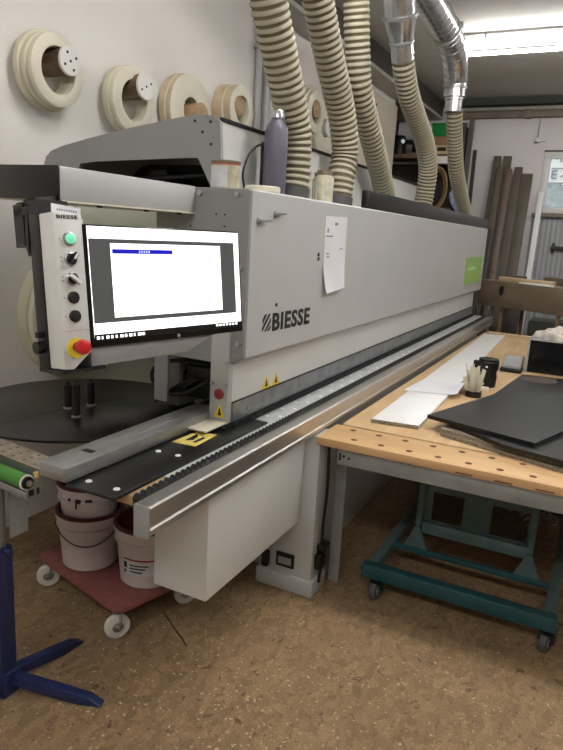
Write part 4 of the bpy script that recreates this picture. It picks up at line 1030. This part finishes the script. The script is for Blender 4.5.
# leaning planks
def plank(x0, x1, ztop, ytop, ybot, th, label, dx=.0, m_='brown_plank'):
    b = bm_new(); p = Vector(((x0+x1)/2, ytop, ztop)); q = Vector(((x0+x1)/2+dx, ybot, 0)); d = (p-q).normalized(); s = Vector((1, 0, 0)); s = (s-d*s.dot(d)).normalized(); n_ = d.cross(s)
    cen = (p+q)/2; off = .02
    obox(b, cen+Vector((0, 0, off)), d, s, n_, (p-q).length/2, (x1-x0)/2, th/2, .002)
    zmin = min(v.co.z for v in b.verts)
    for v in b.verts: v.co.z -= zmin
    return solo('leaning_plank', b, m_, label, 'plank', 'tall brown planks leaning on the back wall')
plank(-1.745, -1.645, 2.985, 10.20, 9.55, .06, 'tall brown plank leaning on the back wall, nearest the machine end')
plank(-1.612, -1.498, 2.985, 10.20, 9.55, .06, 'tall brown plank leaning behind the slightly shorter one')
plank(-1.665, -1.575, 2.835, 10.10, 9.45, .05, 'slightly shorter brown plank leaning in front of the tall pair')
plank(-1.525, -1.445, 2.80, 10.06, 9.4, .03, 'paler narrow plank filling the gap in the row of brown planks', m_='brown_wood')
plank(-1.437, -1.327, 2.835, 10.20, 9.60, .06, 'fourth tall brown plank from the machine end')
plank(-1.325, -1.178, 2.745, 10.20, 9.60, .06, 'shortest and rightmost of the tall brown leaning planks')
plank(-1.74, -1.58, 1.95, 9.70, 9.05, .04, 'low dark board leaning at the foot of the tall planks', m_='dark_wood')
plank(-1.20, -1.02, 1.30, 9.78, 9.2, .04, 'low brown board leaning below the white strip', m_='dark_wood')
b = bm_new(); bar(b, (-1.03, 10.22, 2.53), (-1.03, 9.85, .02), .075, .02, bev=.002, up=(0, 1, 0))
zmin = min(v.co.z for v in b.verts)
for v in b.verts: v.co.z -= zmin
solo('white_leaning_strip', b, 'white', 'thin white strip leaning beside the brown planks left of the window', 'strip')
# dark stacked stuff below the carcass
for (x, y, w, h, mt, lab) in ((-2.06, 9.0, .5, 1.05, 'dark_wood', 'dark wooden crate standing beyond the machine end'), (-.55, 8.9, .55, .8, 'beam_dark', 'grey crate on the floor behind the brown carcass'), (.3, 8.8, .6, .95, 'dark_wood', 'wide dark crate at the back behind the acrylic case')):
    b = bm_new(); bx(b, x-w/2, x+w/2, y, y+.45, 0.001, h, .006)
    for k in range(4): bx(b, x-w/2-.008, x+w/2+.008, y-.012, y, .02+k*h/4, .02+k*h/4+h/4-.03)
    solo('storage_crate', b, mt, lab, 'crate', 'crates standing at the back')

# shelf rack in the recess at the end of the left wall
t = thing('shelf_rack', 'dark shelf rack full of tools at the end of the left wall', 'shelf', (-2.7, 9.6, 0))
b = bm_new()
for x in (-3.5, -2.62, -2.10):
    bx(b, x-.04, x+.04, 9.52, 9.60, 0, 3.36, .004)
for x in (-3.5, -2.10): bx(b, x-.04, x+.04, 9.92, 10.0, 0, 3.36, .004)
part('upright', b, 'dark_wood', t)
for z, n_ in ((2.88, 0), (2.15, 0), (1.4, 0), (.6, 0)):
    b = bm_new(); bx(b, -3.46, -2.14, 9.45, 9.98, z, z+.055, .003); part('shelf_board', b, 'peg_brown', t)
b = bm_new(); bx(b, -3.46, -2.14, 9.985, 9.998, .2, 2.85); part('rack_back', b, 'dark_wood', t)
t = thing('power_tool', 'black power tool standing on the left of the rack top shelf', 'tool', (-3.05, 9.7, 2.936))
b = bm_new(); lathe(b, (-3.05, 9.7, 2.936), (0, 0, 1), [(0, 0), (0, .12), (.03, .12), (.04, .10), (.25, .10), (.28, .08), (.30, 0)], 20); bx(b, -3.0, -2.80, 9.66, 9.74, 3.10, 3.16, .01); bx(b, -2.84, -2.78, 9.66, 9.74, 2.99, 3.22, .01); cyl(b, (-3.13, 9.68, 3.2), (-3.13, 9.68, 3.42), .055, 16); part('tool_body', b, 'black', t)
b = bm_new(); cyl(b, (-2.97, 9.60, 3.13), (-2.96, 9.585, 3.13), .03, 12); part('tool_dial', b, 'galv', t)
b = bm_new(); bx(b, -2.56, -2.20, 9.62, 9.9, 3.18, 3.36, .01); bx(b, -2.57, -2.18, 9.61, 9.91, 3.34, 3.38, .008); solo('green_crate', b, 'green_box', 'bright green plastic box high on the shelf rack', 'box')
b = bm_new(); bx(b, -2.56, -2.18, 9.52, 9.9, 3.06, 3.178, .004); solo('cardboard_box', b, 'cardboard', 'flat brown cardboard box right under the green plastic box', 'box')
b = bm_new(); bx(b, -2.55, -2.16, 9.50, 9.9, 2.937, 3.058, .004); bx(b, -2.42, -2.30, 9.495, 9.50, 2.98, 3.03, mi=1); solo('open_cardboard_box', b, ['raw_wood', 'ink'], 'tan box with a dark slot resting on the top rack shelf', 'box')
b = bm_new(); bx(b, -2.56, -2.12, 9.40, 9.448, 2.80, 2.90, .004); solo('white_carton', b, 'white_plain', 'small white carton in front of the rack shelf edge', 'box')
b = bm_new()
for k in range(5): 
    pts_ = [(-2.36+.012*k, 9.38+.012*k+.03*math.sin(a*3), 2.42+0) for a in (0,)]
    ring = [(-2.37+(.17-.012*k)*math.cos(a), 9.365+.014*k, 2.46+(.30-.012*k)*math.sin(a)) for a in [j*2*PI/28 for j in range(29)]]
    sweep(b, ring, .014, 7)
solo('cable_coil', b, 'cardboard', 'coil of brown cable hanging on the front of the rack', 'cable')
b = bm_new(); bmesh.ops.create_icosphere(b, subdivisions=3, radius=1)
for v in b.verts:
    p = v.co.copy(); k = 1+.2*math.sin(p.z*5+p.x*4); v.co = Vector((-2.02+p.x*.11*k, 9.34+p.y*.07, 2.40+p.z*.22*k))
solo('plastic_bag', b, 'bag', 'blue and white plastic bag hanging at the rack corner', 'bag')
b = bm_new(); bar(b, (-2.03, 9.62, 0.001), (-2.03, 9.75, 3.45), .07, .03, up=(0, 1, 0)); 
zmin = min(v.co.z for v in b.verts)
for v in b.verts: v.co.z -= zmin
solo('upright_board', b, 'brown_plank', 'narrow brown board standing upright at the right of the rack', 'board')
b = bm_new(); bar(b, (-1.93, 9.85, 0.001), (-1.985, 9.95, 3.05), .05, .03, up=(0, 1, 0))
zmin = min(v.co.z for v in b.verts)
for v in b.verts: v.co.z -= zmin
solo('upright_board', b, 'dark_wood', 'narrow dark board standing behind the brown upright board', 'board')

# ------------------------------------------------------------------ floor debris
b = bm_new()
for k in range(420):
    y = random.uniform(.7, 2.5); x = random.uniform(-1.9, .6)
    if random.random() < .55: x, y = random.gauss(-1.05, .35), random.gauss(1.75, .35)
    a = random.uniform(0, PI); l = random.uniform(.002, .007); w = random.uniform(.0015, .004)
    if x > -1.0 and y > 2.5: continue
    obox(b, (x, y, .0012), (math.cos(a), math.sin(a), 0), (-math.sin(a), math.cos(a), 0), (0, 0, 1), l, w, .001)
solo('wood_chips', b, 'raw_wood', 'loose pale wood chips scattered over the brown floor', 'wood chips', kind='stuff', base=(0, 1.5, 0))
b = bm_new(); sweep(b, [(-1.60, 2.16, .003), (-1.54, 2.12, .003), (-1.472, 2.076, .003), (-1.40, 2.035, .003), (-1.367, 2.01, .003)], .003, 6)
solo('electric_wire', b, 'ink', 'thin black cord lying on the floor beside the dolly wheel', 'cord')
b = bm_new(); prism(b, [(-2.60, 2.50), (-2.02, 2.36), (-1.98, 2.52), (-2.56, 2.66)], 'z', .001, .012); solo('floor_board_offcut', b, 'tape_cream_dark', 'pale board lying on the floor behind the dolly', 'board')

# ------------------------------------------------------------------ lamps
def lamp(x, y, label, n=2, L_=1.52, z=3.66, sep=.13, tm='tube'):
    t = thing('fluorescent_lamp', label, 'lamp', (x, y, z), 'fluorescent ceiling lamps')
    b = bm_new(); bx(b, x, x+L_, y-.06, y+.06, z, z+.06, .004); bx(b, x, x+L_, y-.11, y+.11, z+.048, z+.056)  # wide upper plate added to keep tube light off the ceiling
    for q in (.25, L_-.25): bx(b, x+q-.01, x+q+.01, y-.01, y+.01, z+.06, ZC-.002)
    for s in (-1, 1): 
        for q in (0, L_-.03): bx(b, x+q, x+q+.03, y+s*sep-.02, y+s*sep+.02, z-.03, z+.02); bx(b, x+q, x+q+.03, min(y, y+s*sep), max(y, y+s*sep), z, z+.012)
    part('batten', b, 'lamp_body', t)
    for s in (-1, 1)[:n]:
        b = bm_new(); cyl(b, (x+.03, y+s*sep, z-.01), (x+L_-.03, y+s*sep, z-.01), .019, 16); part('tube', b, tm, t)
lamp(-1.70, 7.12, 'lit twin tube ceiling lamp at the back, nearest the steel elbow', tm='tube_back', sep=.16)
lamp(.15, 7.12, 'lit twin tube lamp continuing the back row to the right', tm='tube_back', sep=.16)
lamp(2.0, 7.12, 'lit twin tube lamp at the right end of the back row', tm='tube_back', sep=.16)
lamp(-1.72, 2.6, 'unseen twin tube lamp added over the near machine end', z=3.60)  # added lamp, out of view, brightens the left wall and tape rolls
lamp(.1, 2.9, 'lit twin tube lamp over the work bench')
lamp(1.9, 2.9, 'lit twin tube lamp right of the work bench')
lamp(.2, -1.2, 'unseen twin tube lamp added behind the camera')  # fill lamp out of view, added for shading
lamp(-1.72, -1.2, 'unseen twin tube lamp added behind the camera for the left wall')  # extra unseen lamp put in to lift the wall behind the console

# ------------------------------------------------------------------ world and view
w = bpy.data.worlds.new('outdoor_sky'); SC.world = w; w.use_nodes = True
bg = w.node_tree.nodes['Background']; bg.inputs['Color'].default_value = (.90, .96, 1, 1); bg.inputs['Strength'].default_value = 3.0
SC.view_settings.view_transform = 'Standard'; SC.view_settings.look = 'None'; SC.view_settings.gamma = 1; SC.view_settings.exposure = 0.0
SC.view_settings.use_curve_mapping = False
SC.cycles.use_denoising = True
SC.cycles.max_bounces = 8
SC.cycles.sample_clamp_indirect = 6
